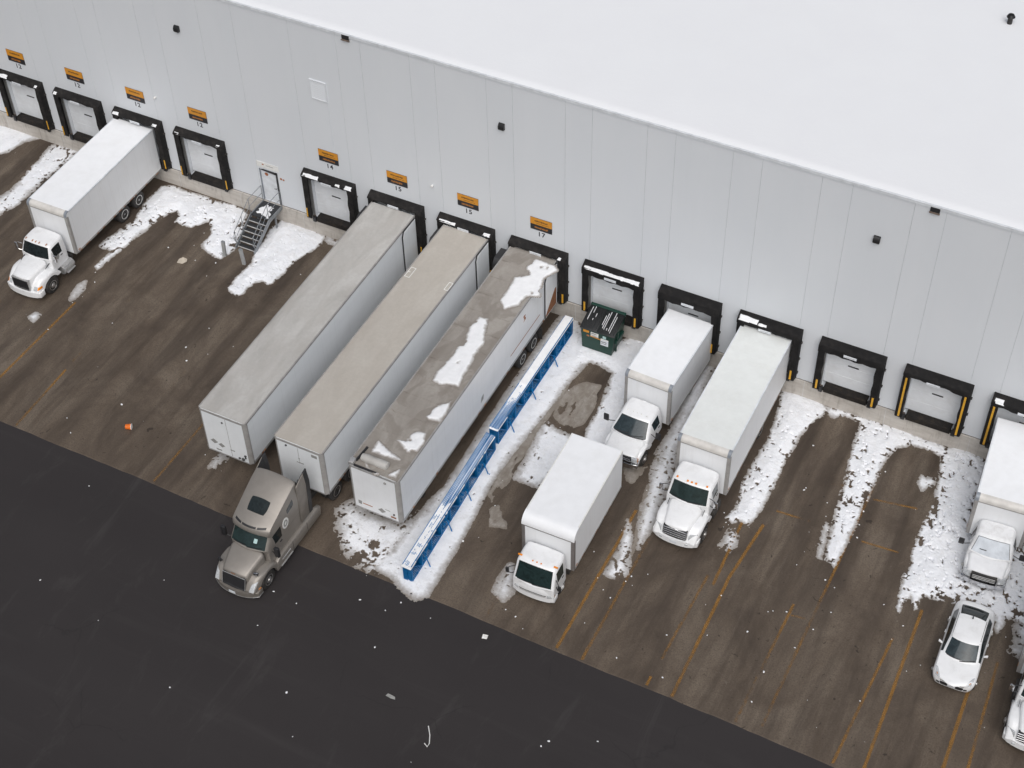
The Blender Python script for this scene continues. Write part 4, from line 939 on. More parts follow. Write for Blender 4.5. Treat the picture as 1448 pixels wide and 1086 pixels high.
# ------------------------------------------------------------------ the box trucks
def conventional(name, label, loc, rz, group, kind):
    t = thing(name, label, 'truck', loc, rz, group)
    P = 'white_paint'
    if kind == 'wide':         # big conventional with sloping hood and three bar grille
        yb = 3.24
        cb, _ = make_cab(t, 1.62, 2.0, 2.68, 3.02, 1.04, .93, .95, 1.78, 1.78, 2.62, P, 'glass_green', bow=.22)
        bvh, _ = make_hood(t, .22, 1.62, .60, .84, 1.36, 1.68, .8, P, .045, .1)
        for s in (1, -1): make_fender(t, s, .55, 1.12, 1.06, .60, .10, 1.92, 1.30, P, .62, .72)
        bumper(t, 1.1, .38, .72, .1, P, .26)
        mb = MB(); mb.prism([(.17, .74), (.12, .8), (.21, 1.26), (.3, 1.3), (.36, .74)], 'x', -.58, .58, 0, .01, 1); g = mb.build('grille', 'black_plastic', t)
        for i in range(4):
            z = .83 + i * .115; y = .10 + i * .022
            mb = MB(); mb.box(-.585, .585, y - .015, y + .05, z, z + .045, 0, .012, 1); mb.build('grille_bar', 'chrome', g)
        mb = MB(); mb.prism([(-.2, 1.19), (-.1, 1.26), (.1, 1.26), (.2, 1.19), (.08, 1.15), (-.08, 1.15)], 'y', .165, .2, 0, .012, 1); mb.build('emblem', 'chrome', g)
        for s in (1, -1):
            mb = MB(); mb.hexa([(s * .66, .15, .80), (s * 1.02, .34, .82), (s * 1.0, .44, .82), (s * .68, .26, .80), (s * .67, .20, 1.06), (s * 1.03, .43, 1.10), (s * 1.0, .55, 1.10), (s * .69, .32, 1.06)], 0, .02, 2); mb.build('headlight', 'headlamp', t)
            mb = MB(); mb.box(s * .62 - .07, s * .62 + .07, .035, .08, .52, .6, 0, .01, 1); mb.build('fog_light', 'headlamp', t)
            mb = MB(); mb.hexa([(s * .86, 1.28, 1.36), (s * .845, 1.28, 1.36), (s * .845, 1.7, 1.44), (s * .86, 1.7, 1.44), (s * .86, 1.3, 1.42), (s * .845, 1.3, 1.42), (s * .845, 1.7, 1.56), (s * .86, 1.7, 1.56)]); mb.build('hood_vent', 'black_plastic', t, smooth=0)
            mirror(t, s * .98, 1.75, 1.75, s * 1.32, 1.62, 2.02, .2, .42, 2, 'chrome', 'black_plastic')
            mb = MB(); mb.box(s * 1.0 - .16, s * 1.0 + .16, 2.05, 3.0, .42, .9, 0, .03); mb.box(s * 1.03 - .14, s * 1.03 + .14, 2.1, 2.9, .5, .53, 0); mb.build('step_box', 'chassis', t)
        roof_lights(t, (-.72, -.2, 0, .2, .72), lambda x: 2.06 - .1 * (1 - (x / 1.0) ** 2), lambda x: 2.60, 'amber', .05, .1)
        wipers(t, cb, 1.83, [(-.75, -.05), (.05, .75)])
        plate(t, 0, -.003, .56)
        wheels(t, [(1.0, 1.06, 0), (-1.0, 1.06, 0), (1.08, 8.1, 1), (-1.08, 8.1, 1)], .49, .26, 'rim_metal')
        mb = MB(); mb.hexa([(-.5, 1.66, 1.865), (-.22, 1.64, 1.865), (-.22, 1.635, 1.862), (-.5, 1.655, 1.862), (-.48, 1.71, 1.97), (-.24, 1.69, 1.97), (-.24, 1.68, 1.968), (-.48, 1.70, 1.968)]); 
        mb.build('windshield_sticker', 'sticker', t, smooth=0)
        chassis(t, .8, yb + 7.6)
        cargo_box(t, yb, 8.0, 2.55, .95, 3.82, 'box_roof_pale', seams=7)
    return t

tG = conventional('box_truck', 'long white box truck with five orange roof lights and a chrome bar grille', (45.43 + .04, -11.53, 0), R(.45), None, 'wide')
tI = copy_tree(tG); tI.location = (62.58, -14.98, 0); tI.rotation_euler = (0, 0, R(2.5))
tag(tI, 'white box truck cut off by the right edge, beside the white car')

def truck_A():
    t = thing('box_truck', 'white three axle box truck backed to the left hand doors, dark upright grille', 'truck', (8.12, -11.42, 0), R(.6))
    P = 'white_paint'
    cb, _ = make_cab(t, 1.72, 1.95, 2.62, 2.98, .98, .86, .95, 1.72, 1.80, 2.55, P, 'glass', bow=.16)
    make_hood(t, .2, 1.70, .56, .80, 1.50, 1.71, .8, P, .045, .06)
    for s in (1, -1):
        fb = bvh_of(make_fender(t, s, .52, 1.13, 1.2, .58, .14, 2.0, 1.30, P, .6, .75))
        stick(fb, t, 'headlight', 'headlamp', [(s * .70, -1, .78), (s * .92, -1, .78), (s * .92, -1, .98), (s * .72, -1, .98)], (0, 1, 0), .012, .25, 8, 1, .03)
        stick(fb, t, 'turn_signal', 'amber', [(s * .93, -1, .82), (s * 1.06, -1, .84), (s * 1.05, -1, .98), (s * .94, -1, .97)], (0, 1, 0), .014, .25, 6, 1, .03)
    bumper(t, 1.1, .36, .70, .1, P, .22)
    mb = MB(); mb.box(-.55, .55, .115, .3, .74, 1.42, 0, .03); g = mb.build('grille', 'aluminium', t)
    mb = MB(); mb.box(-.5, .5, .1, .13, .79, 1.37, 0, .01, 1)
    for i in range(12): z = .82 + i * .046; mb.box(-.48, .48, .085, .1, z, z + .014, 0)
    mb.build('grille_mesh', 'black_plastic', g, smooth=0)
    for s in (1, -1):
        mb = MB(); mb.hexa([(s * .80, 1.3, 1.40), (s * .79, 1.3, 1.40), (s * .79, 1.75, 1.5), (s * .80, 1.75, 1.5), (s * .825, 1.33, 1.47), (s * .80, 1.33, 1.47), (s * .80, 1.78, 1.6), (s * .825, 1.78, 1.6)]); mb.build('hood_vent', 'black_plastic', t, smooth=0)
        mirror(t, s * .95, 1.86, 1.7, s * 1.28, 1.72, 1.98, .17, .46, 2, 'chrome', 'chrome')
        mb = MB(); mb.lathe([(.001, -.42), (.27, -.41), (.28, -.38), (.28, .38), (.27, .41), (.001, .42)], (s * .98, 2.6, .68), 20, 0, 'y'); mb.build('fuel_tank', 'aluminium', t)
        mb = MB(); mb.box(s * 1.06 - .16, s * 1.06 + .16, 2.25, 2.95, .9, .935, 0, .01, 1); mb.box(s * 1.18 - .14, s * 1.18 + .14, 2.3, 2.95, .5, .53, 0, .01, 1); mb.build('step', 'aluminium', t)
    roof_lights(t, (-.66, -.22, 0, .22, .66), lambda x: 2.02 - .08 * (1 - x * x), lambda x: 2.54, 'amber_dull', .022, .15)
    mb = MB(); s = 1; mb.prism([(2.18, 1.48), (2.05, 1.62), (2.03, 1.74), (2.12, 1.78), (2.18, 1.71), (2.25, 1.78), (2.34, 1.72), (2.31, 1.58)], 'x', .985, .995); mb.build('door_badge', 'decal_grey', t, smooth=0)
    wipers(t, cb, 1.85, [(-.66, -.04), (.04, .68)], .06)
    wheels(t, [(1.0, 1.2, 0), (-1.0, 1.2, 0)], .49, .28, 'rim_metal')
    wheels(t, [(1.08, 7.55, 1), (-1.08, 7.55, 1), (1.08, 8.9, 1), (-1.08, 8.9, 1)], .50, .26, 'rim_white')
    chassis(t, .8, 11.0)
    mb = MB(); mb.box(-1.0, 1.0, 3.1, 3.24, .8, 1.0); mb.build('cab_mount', 'chassis', t, smooth=0)
    cargo_box(t, 3.27, 7.88, 2.55, 1.06, 3.88, 'box_roof_white', cap='cream_trim')
    return t
truck_A()

def truck_E():
    t = thing('box_truck', 'short white box truck with a pickup style nose, half hidden behind the cab over truck', 'truck', (41.27, -8.42, 0), R(-1.8))
    P = 'white_paint'
    cb, _ = make_cab(t, 1.32, 1.98, 2.62, 2.98, .98, .78, .72, 1.34, 1.36, 2.02, P, 'glass_pale', bow=.2)
    make_hood(t, .26, 1.36, .84, .90, 1.10, 1.25, .7, P, .06, .08)
    for s in (1, -1): make_fender(t, s, .75, 1.0, .98, .47, .26, 1.75, 1.10, P, .7, .6)
    bumper(t, .98, .48, .76, .1, 'chrome', .14)
    mb = MB(); mb.box(-.62, .62, .16, .3, .78, 1.06, 0, .02); g = mb.build('grille', 'black_plastic', t)
    for z in (.84, .95): mb = MB(); mb.box(-.6, .6, .135, .17, z, z + .04, 0, .01, 1); mb.build('grille_bar', 'chrome', g)
    for s in (1, -1):
        mb = MB(); mb.box(s * .79 - .15, s * .79 + .15, .2, .32, .80, 1.06, 0, .025); mb.build('headlight', 'headlamp', t)
        mb = MB(); mb.box(s * .90 - .06, s * .90 + .06, .24, .36, .82, 1.04, 0, .02); mb.build('turn_signal', 'amber_dull', t)
        mirror(t, s * .95, 1.72, 1.40, s * 1.36, 1.58, 1.60, .27, .42, 1, 'black_plastic')
    wipers(t, cb, 1.40, [(-.72, -.02), (-.04, .70)], .07)
    wipers(t, cb, 1.385, [(-.78, .78)], 0)
    mb = MB(); mb.hexa([(.52, 1.33, 1.405), (.68, 1.36, 1.405), (.68, 1.35, 1.40), (.52, 1.32, 1.40), (.50, 1.56, 1.59), (.66, 1.58, 1.59), (.66, 1.57, 1.585), (.50, 1.55, 1.585)]); mb.build('windshield_sticker', 'sticker', t, smooth=0)
    roof_lights(t, (-.5, -.2, 0, .2, .5), lambda x: 2.14, lambda x: 2.01, 'white_mark', .03, .08)
    wheels(t, [(.88, .98, 0), (-.88, .98, 0), (.93, 6.2, 1), (-.93, 6.2, 1)], .40, .24, 'rim_metal')
    chassis(t, .6, 7.6, .62)
    cargo_box(t, 3.2, 4.86, 2.40, .72, 3.28, 'box_roof_white', rf=.19)
truck_E()

def truck_H():
    t = thing('box_truck', 'snow dusted white van front box truck parked in the snow bank at the right', 'truck', (58.62, -7.74, 0), R(4.6))
    P = 'dirty_white_paint'
    cb, _ = make_cab(t, 1.12, 1.62, 2.12, 2.42, .97, .78, .62, 1.32, 1.36, 2.06, P, 'glass', bow=.2, snowglass='frost')
    make_hood(t, .2, 1.16, .80, .92, 1.14, 1.28, .6, 'snow_dusted', .045, .08)
    for s in (1, -1): make_fender(t, s, .72, 1.0, .95, .45, .2, 1.6, 1.12, P, .6, .55)
    bumper(t, .98, .42, .66, .1, 'chrome', .13)
    mb = MB(); mb.box(-.56, .56, .08, .28, .70, 1.08, 0, .03); g = mb.build('grille', 'chassis', t)
    mb = MB(); mb.box(-.50, .50, .065, .1, .74, 1.04); mb.build('grille_mesh', 'black_plastic', g, smooth=0)
    for z in (.79, .885, .98): mb = MB(); mb.box(-.50, .50, .045, .07, z, z + .024, 0, .008, 1); mb.build('grille_bar', 'aluminium', g)
    for s in (1, -1):
        mb = MB(); mb.box(s * .53 - .05, s * .53 + .05, .05, .12, .76, 1.0, 0, .02); mb.build('grille_end', 'black_plastic', g)
        mb = MB(); mb.hexa([(s * .62, .12, .72), (s * .92, .22, .72), (s * .92, .34, .72), (s * .62, .26, .72), (s * .62, .15, 1.04), (s * .90, .26, 1.0), (s * .90, .36, 1.0), (s * .62, .26, 1.04)], 0, .02); mb.build('headlight', 'headlamp', t)
        mirror(t, s * .95, 1.42, 1.38, s * 1.33, 1.28, 1.54, .25, .36, 1, 'black_plastic')
    wipers(t, cb, 1.55, [(-.5, -.2)], .02)
    plate(t, 0, -.005, .50)
    wheels(t, [(.86, .95, 0), (-.86, .95, 0), (.92, 6.0, 1), (-.92, 6.0, 1)], .38, .23, 'rim_white')
    chassis(t, .5, 7.2, .58)
    cargo_box(t, 2.48, 5.0, 2.5, .75, 3.32, 'box_roof_white', rf=.2)
M['frost'] = mat('frost', (.60, .64, .69), .5, var=.12, vs=2.5, dirt=((.25, .3, .34), .35, 2.0))
M['snow_dusted'] = mat('snow_dusted', (.80, .81, .83), .55, var=.05, vs=3)
truck_H()

def truck_F():
    t = thing('box_truck', 'white cab over box truck with a flat dark windshield, parked out in the yard', 'truck', (41.06, -16.98, 0), R(1.2))
    P = 'white_paint'
    cb, _ = make_cab(t, .14, .50, 1.18, 1.5, 1.0, .90, .55, 1.30, 1.26, 2.24, P, 'glass_green', bow=.13)
    # lower face: panel, lamps, bumper
    S = []
    for y, z in ((.03, .52), (.0, .60), (.02, .9), (.08, 1.16), (.14, 1.22)):
        S.append([(x, y + .16 * (abs(x) / 1.0) ** 3, z) for x in np.linspace(-1, 1, 13)])
    mb = MB(); mb.strip(S); mb.build('front_panel', P, t, smooth=60)
    bumper(t, 1.02, .30, .60, .1, P, .16)
    mb = MB(); mb.strip([[(x, -.012 + .16 * abs(x) ** 3, z) for x in np.linspace(-.66, .66, 9)] for z in (.72, .76)]); mb.build('grille_slot', 'black_plastic', t, smooth=0)
    mb = MB(); mb.strip([[(x, -.008 + .16 * abs(x) ** 3, z) for x in np.linspace(-.62, .62, 9)] for z in (.64, .67)]); mb.build('grille_slot', 'grey_trim', t, smooth=0)
    for s in (1, -1):
        mb = MB(); mb.hexa([(s * .70, .02, .62), (s * .93, .10, .62), (s * .93, .2, .62), (s * .70, .12, .62), (s * .70, .04, .80), (s * .93, .12, .82), (s * .93, .2, .82), (s * .70, .12, .80)], 0, .02); mb.build('headlight', 'headlamp', t)
        mb = MB(); mb.hexa([(s * .93, .10, .64), (s * 1.0, .17, .64), (s * 1.0, .27, .64), (s * .93, .2, .64), (s * .93, .12, .86), (s * 1.0, .19, .86), (s * 1.0, .28, .86), (s * .93, .2, .86)], 0, .012); mb.build('turn_signal', 'amber_dull', t)
        mirror(t, s * .98, .42, 1.2, s * 1.26, .14, 1.52, .16, .34, 2, 'black_plastic')
        mb = MB(); mb.box(s * .86 - .1, s * .86 + .1, .62, .7, 2.2, 2.255, 0, .012, 1); mb.build('marker_light', 'amber', t)
        mb = MB(); mb.strip([[(s * 1.0, y, .3 if False else .55), (s * 1.005, y, .75)] for y in (.35, .6, .9, 1.3)]); mb.build('step_panel', P, t)
    roof_lights(t, (-.2, 0, .2), lambda x: .60 - .05 * (1 - x * x), lambda x: 2.245, 'amber', .032, .07)
    wipers(t, cb, 1.31, [(-.75, -.05), (.0, .72)], .03)
    mb = MB(); mb.box(-.72, -.5, 1.48, 1.54, 2.0, 2.12, 0, .02); mb.build('cab_vent', 'black_plastic', t)
    wheels(t, [(.86, 1.05, 0), (-.86, 1.05, 0), (.92, 5.0, 1), (-.92, 5.0, 1)], .40, .23, 'rim_white')
    chassis(t, .6, 6.6, .6)
    mb = MB(); mb.box(.55, 1.0, 1.75, 2.6, .42, .78, 0, .03); mb.build('fuel_tank', 'chassis', t)
    cargo_box(t, 1.68, 5.35, 2.52, .95, 3.5, 'box_roof_white', 'box_side', cap='box_roof_white', post='dark_trim', rf=.42)
truck_F()
# ------------------------------------------------------------------ tractor and trailers
def tractor():
    t = thing('tractor_unit', 'beige grey sleeper tractor coupled to the middle trailer, nose on the dark asphalt', 'tractor', (28.97, -22.62, 0), R(0))
    P, D = 'tractor_paint', 'tractor_paint_dark'
    def rg(y, bw, *pts): return [(x, y + d - bw * (1 - (x / 1.03) ** 2), z) for x, d, z in pts]
    S = [rg(1.60, .2, (.97, .1, .95), (.98, .1, 1.4), (.98, .1, 1.72), (.95, .06, 1.82), (.86, 0, 1.86), (.45, 0, 1.88), (0, 0, 1.88)),
         rg(1.66, .2, (1.0, .1, .95), (1.01, .1, 1.4), (1.01, .1, 1.76), (.98, .06, 1.87), (.88, 0, 1.92), (.45, 0, 1.94), (0, 0, 1.94)),
         rg(2.06, .15, (1.02, .08, .95), (1.03, .08, 1.4), (1.03, .08, 1.82), (.97, .04, 2.40), (.86, 0, 2.47), (.45, 0, 2.50), (0, 0, 2.51)),
         rg(1.94, .18, (1.02, .3, .95), (1.03, .3, 1.4), (1.03, .3, 1.82), (1.0, .2, 2.46), (.92, .03, 2.56), (.45, 0, 2.60), (0, 0, 2.61)),
         rg(1.98, .18, (1.03, .4, .95), (1.04, .4, 1.4), (1.04, .4, 1.82), (1.03, .3, 2.52), (.99, .07, 2.80), (.50, 0, 2.86), (0, 0, 2.88)),
         rg(2.10, .16, (1.03, .42, .95), (1.04, .42, 1.4), (1.04, .42, 1.82), (1.04, .32, 2.54), (.98, .06, 2.92), (.52, 0, 2.99), (0, 0, 3.02)),
         rg(2.78, 0, (1.03, 0, .95), (1.04, 0, 1.4), (1.04, 0, 1.82), (1.05, 0, 2.55), (1.0, 0, 3.2), (.56, 0, 3.33), (0, 0, 3.37)),
         rg(2.86, 0, (1.03, 0, .95), (1.04, 0, 1.4), (1.04, 0, 1.82), (1.05, 0, 2.56), (1.0, 0, 3.25), (.56, 0, 3.38), (0, 0, 3.42)),
         rg(3.6, 0, (1.04, 0, .95), (1.05, 0, 1.4), (1.05, 0, 1.85), (1.08, 0, 2.7), (1.02, 0, 3.6), (.58, 0, 3.74), (0, 0, 3.77)),
         rg(4.2, 0, (1.04, 0, .95), (1.05, 0, 1.4), (1.05, 0, 1.85), (1.09, 0, 2.75), (1.02, 0, 3.84), (.58, 0, 3.95), (0, 0, 3.98)),
         rg(4.36, 0, (1.03, 0, .95), (1.04, 0, 1.4), (1.04, 0, 1.85), (1.09, 0, 2.75), (1.01, 0, 3.84), (.58, 0, 3.95), (0, 0, 3.98))]
    def tg(i, j, s):
        if i == 1 and j in (4, 5): return 'ws'
        if i in (3, 4, 5) and j == 2: return 'sw%d' % s
        if i in (4, 5) and j in (0, 1): return 'dr%d' % s
        return 'body'
    bvh, res = cage(t, S, tg, {'ws': 'windshield', 'sw1': 'side_window', 'sw-1': 'side_window', 'dr1': 'door', 'dr-1': 'door', 'body': 'sleeper_cab'},
                    {'ws': 'glass_green', 'sw1': 'glass', 'sw-1': 'glass', 'dr1': P, 'dr-1': P, 'body': P}, 2, cl={2: .4, 3: .3, 4: .62}, cs={1: .5, 2: .7, 6: .4, 10: .8})
    for s in (1, -1):
        mb = MB(); mb.box(s * 1.045 - .02, s * 1.045 + .02, 2.55, 2.72, 1.62, 1.67, 0, .01, 1); mb.build('door_handle', 'black_plastic', res['dr%d' % s])
    stick(bvh, t, 'skylight', 'glass', [(-.46, 2.48, 4), (.46, 2.48, 4), (.50, 3.12, 4), (-.50, 3.12, 4)], (0, 0, -1), .015, .3, 8, 1.6, .05)
    for a, b in ((-.80, -.42), (-.36, .36), (.42, .80)):
        stick(bvh, t, 'visor_gap', 'black_plastic', [(a, 1.5, 2.905), (b, 1.5, 2.905), (b, 1.5, 2.965), (a, 1.5, 2.965)], (0, 1, 0), .008, 0, 8, 1.2, .03)
    for s in (1, -1):
        stick(bvh, t, 'sleeper_window', 'glass', [(s * 2, 3.35, 2.72), (s * 2, 3.86, 2.86), (s * 2, 3.86, 3.22), (s * 2, 3.35, 2.98)], (-s, 0, 0), .012, .3, 6, 1.5, .04)
    e = stick(bvh, t, 'round_emblem', 'white_mark', [(2, 2.90, 2.02), (2, 3.36, 2.02), (2, 3.36, 2.66), (2, 2.90, 2.66)], (-1, 0, 0), .008, 1, 10, 1.5, .01)
    stick(bvh, e, 'emblem_ring', 'decal_grey', [(2, 2.98, 2.13), (2, 3.28, 2.13), (2, 3.28, 2.55), (2, 2.98, 2.55)], (-1, 0, 0), .012, 1, 10, 1.5, .006)
    stick(bvh, e, 'emblem_heart', 'white_mark', [(2, 3.05, 2.22), (2, 3.18, 2.26), (2, 3.22, 2.46), (2, 3.08, 2.40)], (-1, 0, 0), .016, 1, 8, 1.5, .004)
    stick(bvh, t, 'windshield_sticker', 'sticker', [(.28, 1.2, 2.16), (.45, 1.2, 2.16), (.45, 1.2, 2.33), (.28, 1.2, 2.33)], (0, 1, 0), .006, .2, 4, 1.2, .006)
    # panel lines and the crease along the sleeper
    for s in (1, -1):
        stick(bvh, t, 'panel_seam', D, [(s * 2, 2.9, 1.88), (s * 2, 4.3, 1.93), (s * 2, 4.3, 1.90), (s * 2, 2.9, 1.85)], (-s, 0, 0), .004, 0, 8, 1.5, .01)
    make_hood(t, .34, 1.72, .66, .90, 1.40, 1.83, .8, P, .045, .12, .8)
    for s in (1, -1):
        fb = bvh_of(make_fender(t, s, .58, 1.18, 1.22, .58, .16, 2.05, 1.22, P, .6, .62))
        stick(fb, t, 'headlight', 'headlamp', [(s * .78, -1, .64), (s * 1.04, -1, .66), (s * 1.08, -1, 1.08), (s * .86, -1, .98)], (0, 1, 0), .012, .25, 8, 1, .03)
    mb = MB(); mb.prism([(.10, .62), (.16, .66), (.30, 1.24), (.36, 1.28), (.42, .62)], 'x', -.60, .60, 0, .02); g = mb.build('grille', 'black_plastic', t)
    mb = MB(); mb.tube([(-.60, .12, .66), (-.60, .29, 1.27), (.60, .29, 1.27), (.60, .12, .66)], .016); mb.build('grille_frame', 'aluminium', g)
    mb = MB(); mb.box(-.11, .11, .26, .285, 1.40, 1.44, 0, .008, 1); mb.build('badge', 'rust', t)
    bumper(t, 1.16, .28, .56, .12, D, .34)
    bumper(t, 1.165, .24, .275, .10, 'aluminium', .34, 'bumper_lip', -.005)
    for s in (1, -1):
        mb = MB(); mb.hexa([(s * 1.06, .43, .58), (s * 1.16, .58, .58), (s * 1.13, .66, .58), (s * 1.04, .52, .58), (s * 1.06, .43, .66), (s * 1.16, .58, .66), (s * 1.13, .66, .66), (s * 1.04, .52, .66)], 0, .01); mb.build('turn_signal', 'amber_dull', t)
        mb = MB(); mb.tube([(s * .92, .82, 1.2), (s * .96, .66, 1.44)], .02); mb.hexa([(s * .86, .58, 1.36), (s * 1.06, .66, 1.36), (s * 1.06, .74, 1.36), (s * .86, .68, 1.36), (s * .86, .58, 1.54), (s * 1.06, .66, 1.54), (s * 1.06, .76, 1.54), (s * .86, .7, 1.54)], 0, .03); mb.build('hood_mirror', 'chrome' if s > 0 else 'black_plastic', t)
        mirror(t, s * 1.02, 1.98, 1.62, s * 1.42, 1.80, 1.98, .24, .60, 1, 'black_plastic', 'black_plastic', .16)
        mb = MB(); mb.prism([(4.2, 1.15), (4.86, 1.15), (4.94, 3.1), (4.86, 3.96), (4.2, 3.62)], 'x', *sorted((s * 1.06, s * 1.10)), 0, .015); ex = mb.build('side_extender', D, t)
        mb = MB(); mb.prism([(4.4, 1.2), (4.86, 1.2), (4.93, 3.1), (4.85, 3.93), (4.4, 3.7)], 'x', *sorted((s * 1.03, s * 1.058))); mb.build('inner_panel', 'black_plastic', ex)
        mb = MB(); mb.prism([(4.865, 1.12), (5.12, 1.12), (5.22, 3.1), (5.12, 4.02), (4.865, 3.965), (4.945, 3.1)], 'x', *sorted((s * 1.04, s * 1.105)), 0, .01, 1); mb.build('rubber_edge', 'black_plastic', ex)
        mb = MB(); mb.prism([(1.88, .34), (5.55, .34), (5.6, .9), (5.3, 1.02), (2.2, 1.02), (1.95, .9)], 'x', *sorted((s * .98, s * 1.2)), 0, .05); sk = mb.build('side_fairing', P, t)
        mb = MB(); mb.box(*sorted((s * 1.19, s * 1.24)), 2.15, 3.1, .40, .46, 0, .012, 1); mb.box(*sorted((s * 1.19, s * 1.23)), 2.3, 3.0, .72, .77, 0, .012, 1); mb.build('step', 'aluminium', sk)
        mb = MB(); mb.box(*sorted((s * 1.201, s * 1.207)), 3.2, 3.215, .4, 1.0); mb.box(*sorted((s * 1.201, s * 1.207)), 4.4, 4.415, .4, 1.0); mb.build('panel_seam', 'chassis', sk, smooth=0)
    wipers(t, bvh, 1.97, [(-.74, -.05), (.02, .72)], .05)
    plate(t, -.02, -.02, .42)
    wheels(t, [(1.02, 1.22, 0), (-1.02, 1.22, 0), (1.08, 6.95, 1), (-1.08, 6.95, 1), (1.08, 8.25, 1), (-1.08, 8.25, 1)], .50, .28, 'rim_metal')
    mb = MB()
    for s in (-1, 1): mb.box(s * .43 - .05, s * .43 + .05, 1.0, 8.9, .62, .92)
    mb.box(-.42, .42, 4.4, 5.6, .93, .97); mb.box(-.42, .42, 6.9, 8.2, .93, 1.16, 0, .03)
    mb.build('chassis_frame', 'chassis', t, smooth=0)
    mb = MB(); mb.tube([(-.2, 4.4, 1.6), (-.25, 5.0, 1.2), (-.1, 5.6, 1.25), (-.2, 6.0, 1.6)], .025); mb.tube([(.1, 4.4, 1.7), (.0, 5.1, 1.25), (.2, 5.7, 1.3), (.1, 6.0, 1.7)], .025); mb.build('air_line', 'decal_dark', t)
tractor()

def trailer(label, x, yb, zt, rz, roof, side, L=16.15, zb=1.18, legs=True, w=2.59):
    t = thing('semi_trailer', label, 'trailer', (x, yb - L, 0), rz, 'long trailers parked side by side at the doors')
    h = w / 2
    mb = MB(); c = .05
    mb.prism([(-h + .12, 0), (h - .12, 0), (h, .12), (h, L), (-h, L), (-h, .12)], 'z', zb + .1, zt - .03, 0)
    bx = mb.build('trailer_body', side, t, smooth=20)
    n = 30; mb = MB(); rows = []                 # thin roof skin, slightly sagging between its bows
    for i in range(n + 1):
        y = .05 + (L - .1) * i / n
        sag = -.012 * (1 if i % 2 else 0)
        rows.append([(-h + .05, y, zt - .015), (-h * .5, y, zt + .012 + sag), (0, y, zt + .02 + sag), (h * .5, y, zt + .012 + sag), (h - .05, y, zt - .015)])
    mb.strip(rows); mb.build('roof_skin', roof, t, smooth=80)
    for s in (1, -1):
        a, b = sorted((s * (h - .055), s * (h + .012)))
        mb = MB(); mb.box(a, b, .1, L, zt - .12, zt + .004, 0, .012, 1); mb.build('top_rail', 'grey_trim', t, smooth=0)
        mb = MB(); mb.box(a, b, .1, L, zb, zb + .16, 0, .01, 1)
        for i in range(26):
            if random.random() < .35: y = .2 + i * .6; mb.box(s * (h + .0125) - .002, s * (h + .0125) + .002, y, y + random.uniform(.08, .3), zb + .01, zb + random.uniform(.05, .14), 1)
        mb.build('bottom_rail', ['aluminium', 'rust'], t, smooth=0)
        mb = MB(); mb.prism([(s * (h - .13), -.012), (s * (h + .012), .125), (s * (h + .012), .2), (s * (h - .02), .2), (s * (h - .05), .13), (s * (h - .17), .02), (s * (h - .17), -.012)], 'z', zb + .02, zt - .03, 0, .006, 1); mb.build('corner_post', 'grey_trim', t, smooth=30)
        mb = MB(); dy = L - 1.42
        mb.prism([(dy, zb + .12), (L - .14, zb + .12), (L - .14, zt - .12), (dy + .14, zt - .12), (dy, zt - .42)], 'x', *sorted((s * (h + .02), s * (h + .07))), 0, .012, 1); rd = mb.build('rear_door', side, t, smooth=0)
        mb = MB(); mb.prism([(dy - .07, zb + .12), (dy - .002, zb + .12), (dy - .002, zt - .42), (dy + .14, zt - .118), (L - .14, zt - .118), (L - .14, zt - .05), (dy + .08, zt - .05), (dy - .07, zt - .36)], 'x', *sorted((s * (h + .014), s * (h + .055)))); mb.build('door_gasket', 'black_plastic', rd, smooth=0)
        for y, mk in ((1.0, 'amber_dull'), (L * .5, 'amber_dull'), (L - 1.7, 'rust')):
            mb = MB(); mb.box(*sorted((s * (h + .01), s * (h + .035))), y, y + .11, zb + .05, zb + .11, 0, .008, 1); mb.build('side_marker', mk, t, smooth=0)
        if legs:
            mb = MB(); mb.box(s * .75 - .07, s * .75 + .07, 2.6, 2.75, .25, zb + .05); mb.box(s * .75 - .05, s * .75 + .05, 2.62, 2.73, .04, .3); mb.box(s * .75 - .13, s * .75 + .13, 2.54, 2.82, .014, .05); mb.build('landing_leg', 'chassis', t, smooth=0)
    mb = MB(); mb.box(-h + .1, h - .1, -.008, .02, zt - .13, zt - .0, 0, .008, 1); mb.build('front_header', 'grey_trim' if 'tan' in roof else 'aluminium', t, smooth=0)
    mb = MB(); mb.box(-h + .16, h - .16, -.006, .01, zb + .02, zb + .1); mb.build('front_sill', 'aluminium', t, smooth=0)
    mb = MB(); mb.box(-1.1, 1.1, .4, L - .1, zb - .12, zb + .1)
    mb.box(-.5, .5, L - 5.6, L - .6, zb - .38, zb - .12)
    mb.build('underframe', 'chassis', t, smooth=0)
    wheels(t, [(s * 1.12, y, 1) for s in (1, -1) for y in (L - 3.85, L - 2.6)], .50, .26, 'rim_white')
    for s in (1, -1):
        mb = MB(); mb.box(s * 1.1 - .3, s * 1.1 + .3, L - 1.95, L - 1.93, .25, zb - .1); mb.build('mud_flap', 'rubber', t, smooth=0)
    return t

def diamond(parent, x, z, r, m='decal_grey', y=-.006):
    mb = MB(); mb.prism([(x - r, z), (x, z + r * .8), (x + r, z), (x, z - r * .8)], 'y', y - .006, y + .006); return mb.build('placard_holder', m, parent, smooth=0)
def knob(parent, x, z, r=.06, m='decal_dark', name='knob'):
    mb = MB(); mb.lathe([(.001, -.06), (r * .7, -.055), (r, -.03), (r, 0)], (x, 0, z), 12, 0, 'y'); return mb.build(name, m, parent)
def small(parent, name, m, x0, x1, z0, z1, y=-.012):
    mb = MB(); mb.box(x0, x1, y, .0, z0, z1); return mb.build(name, m, parent, smooth=0)

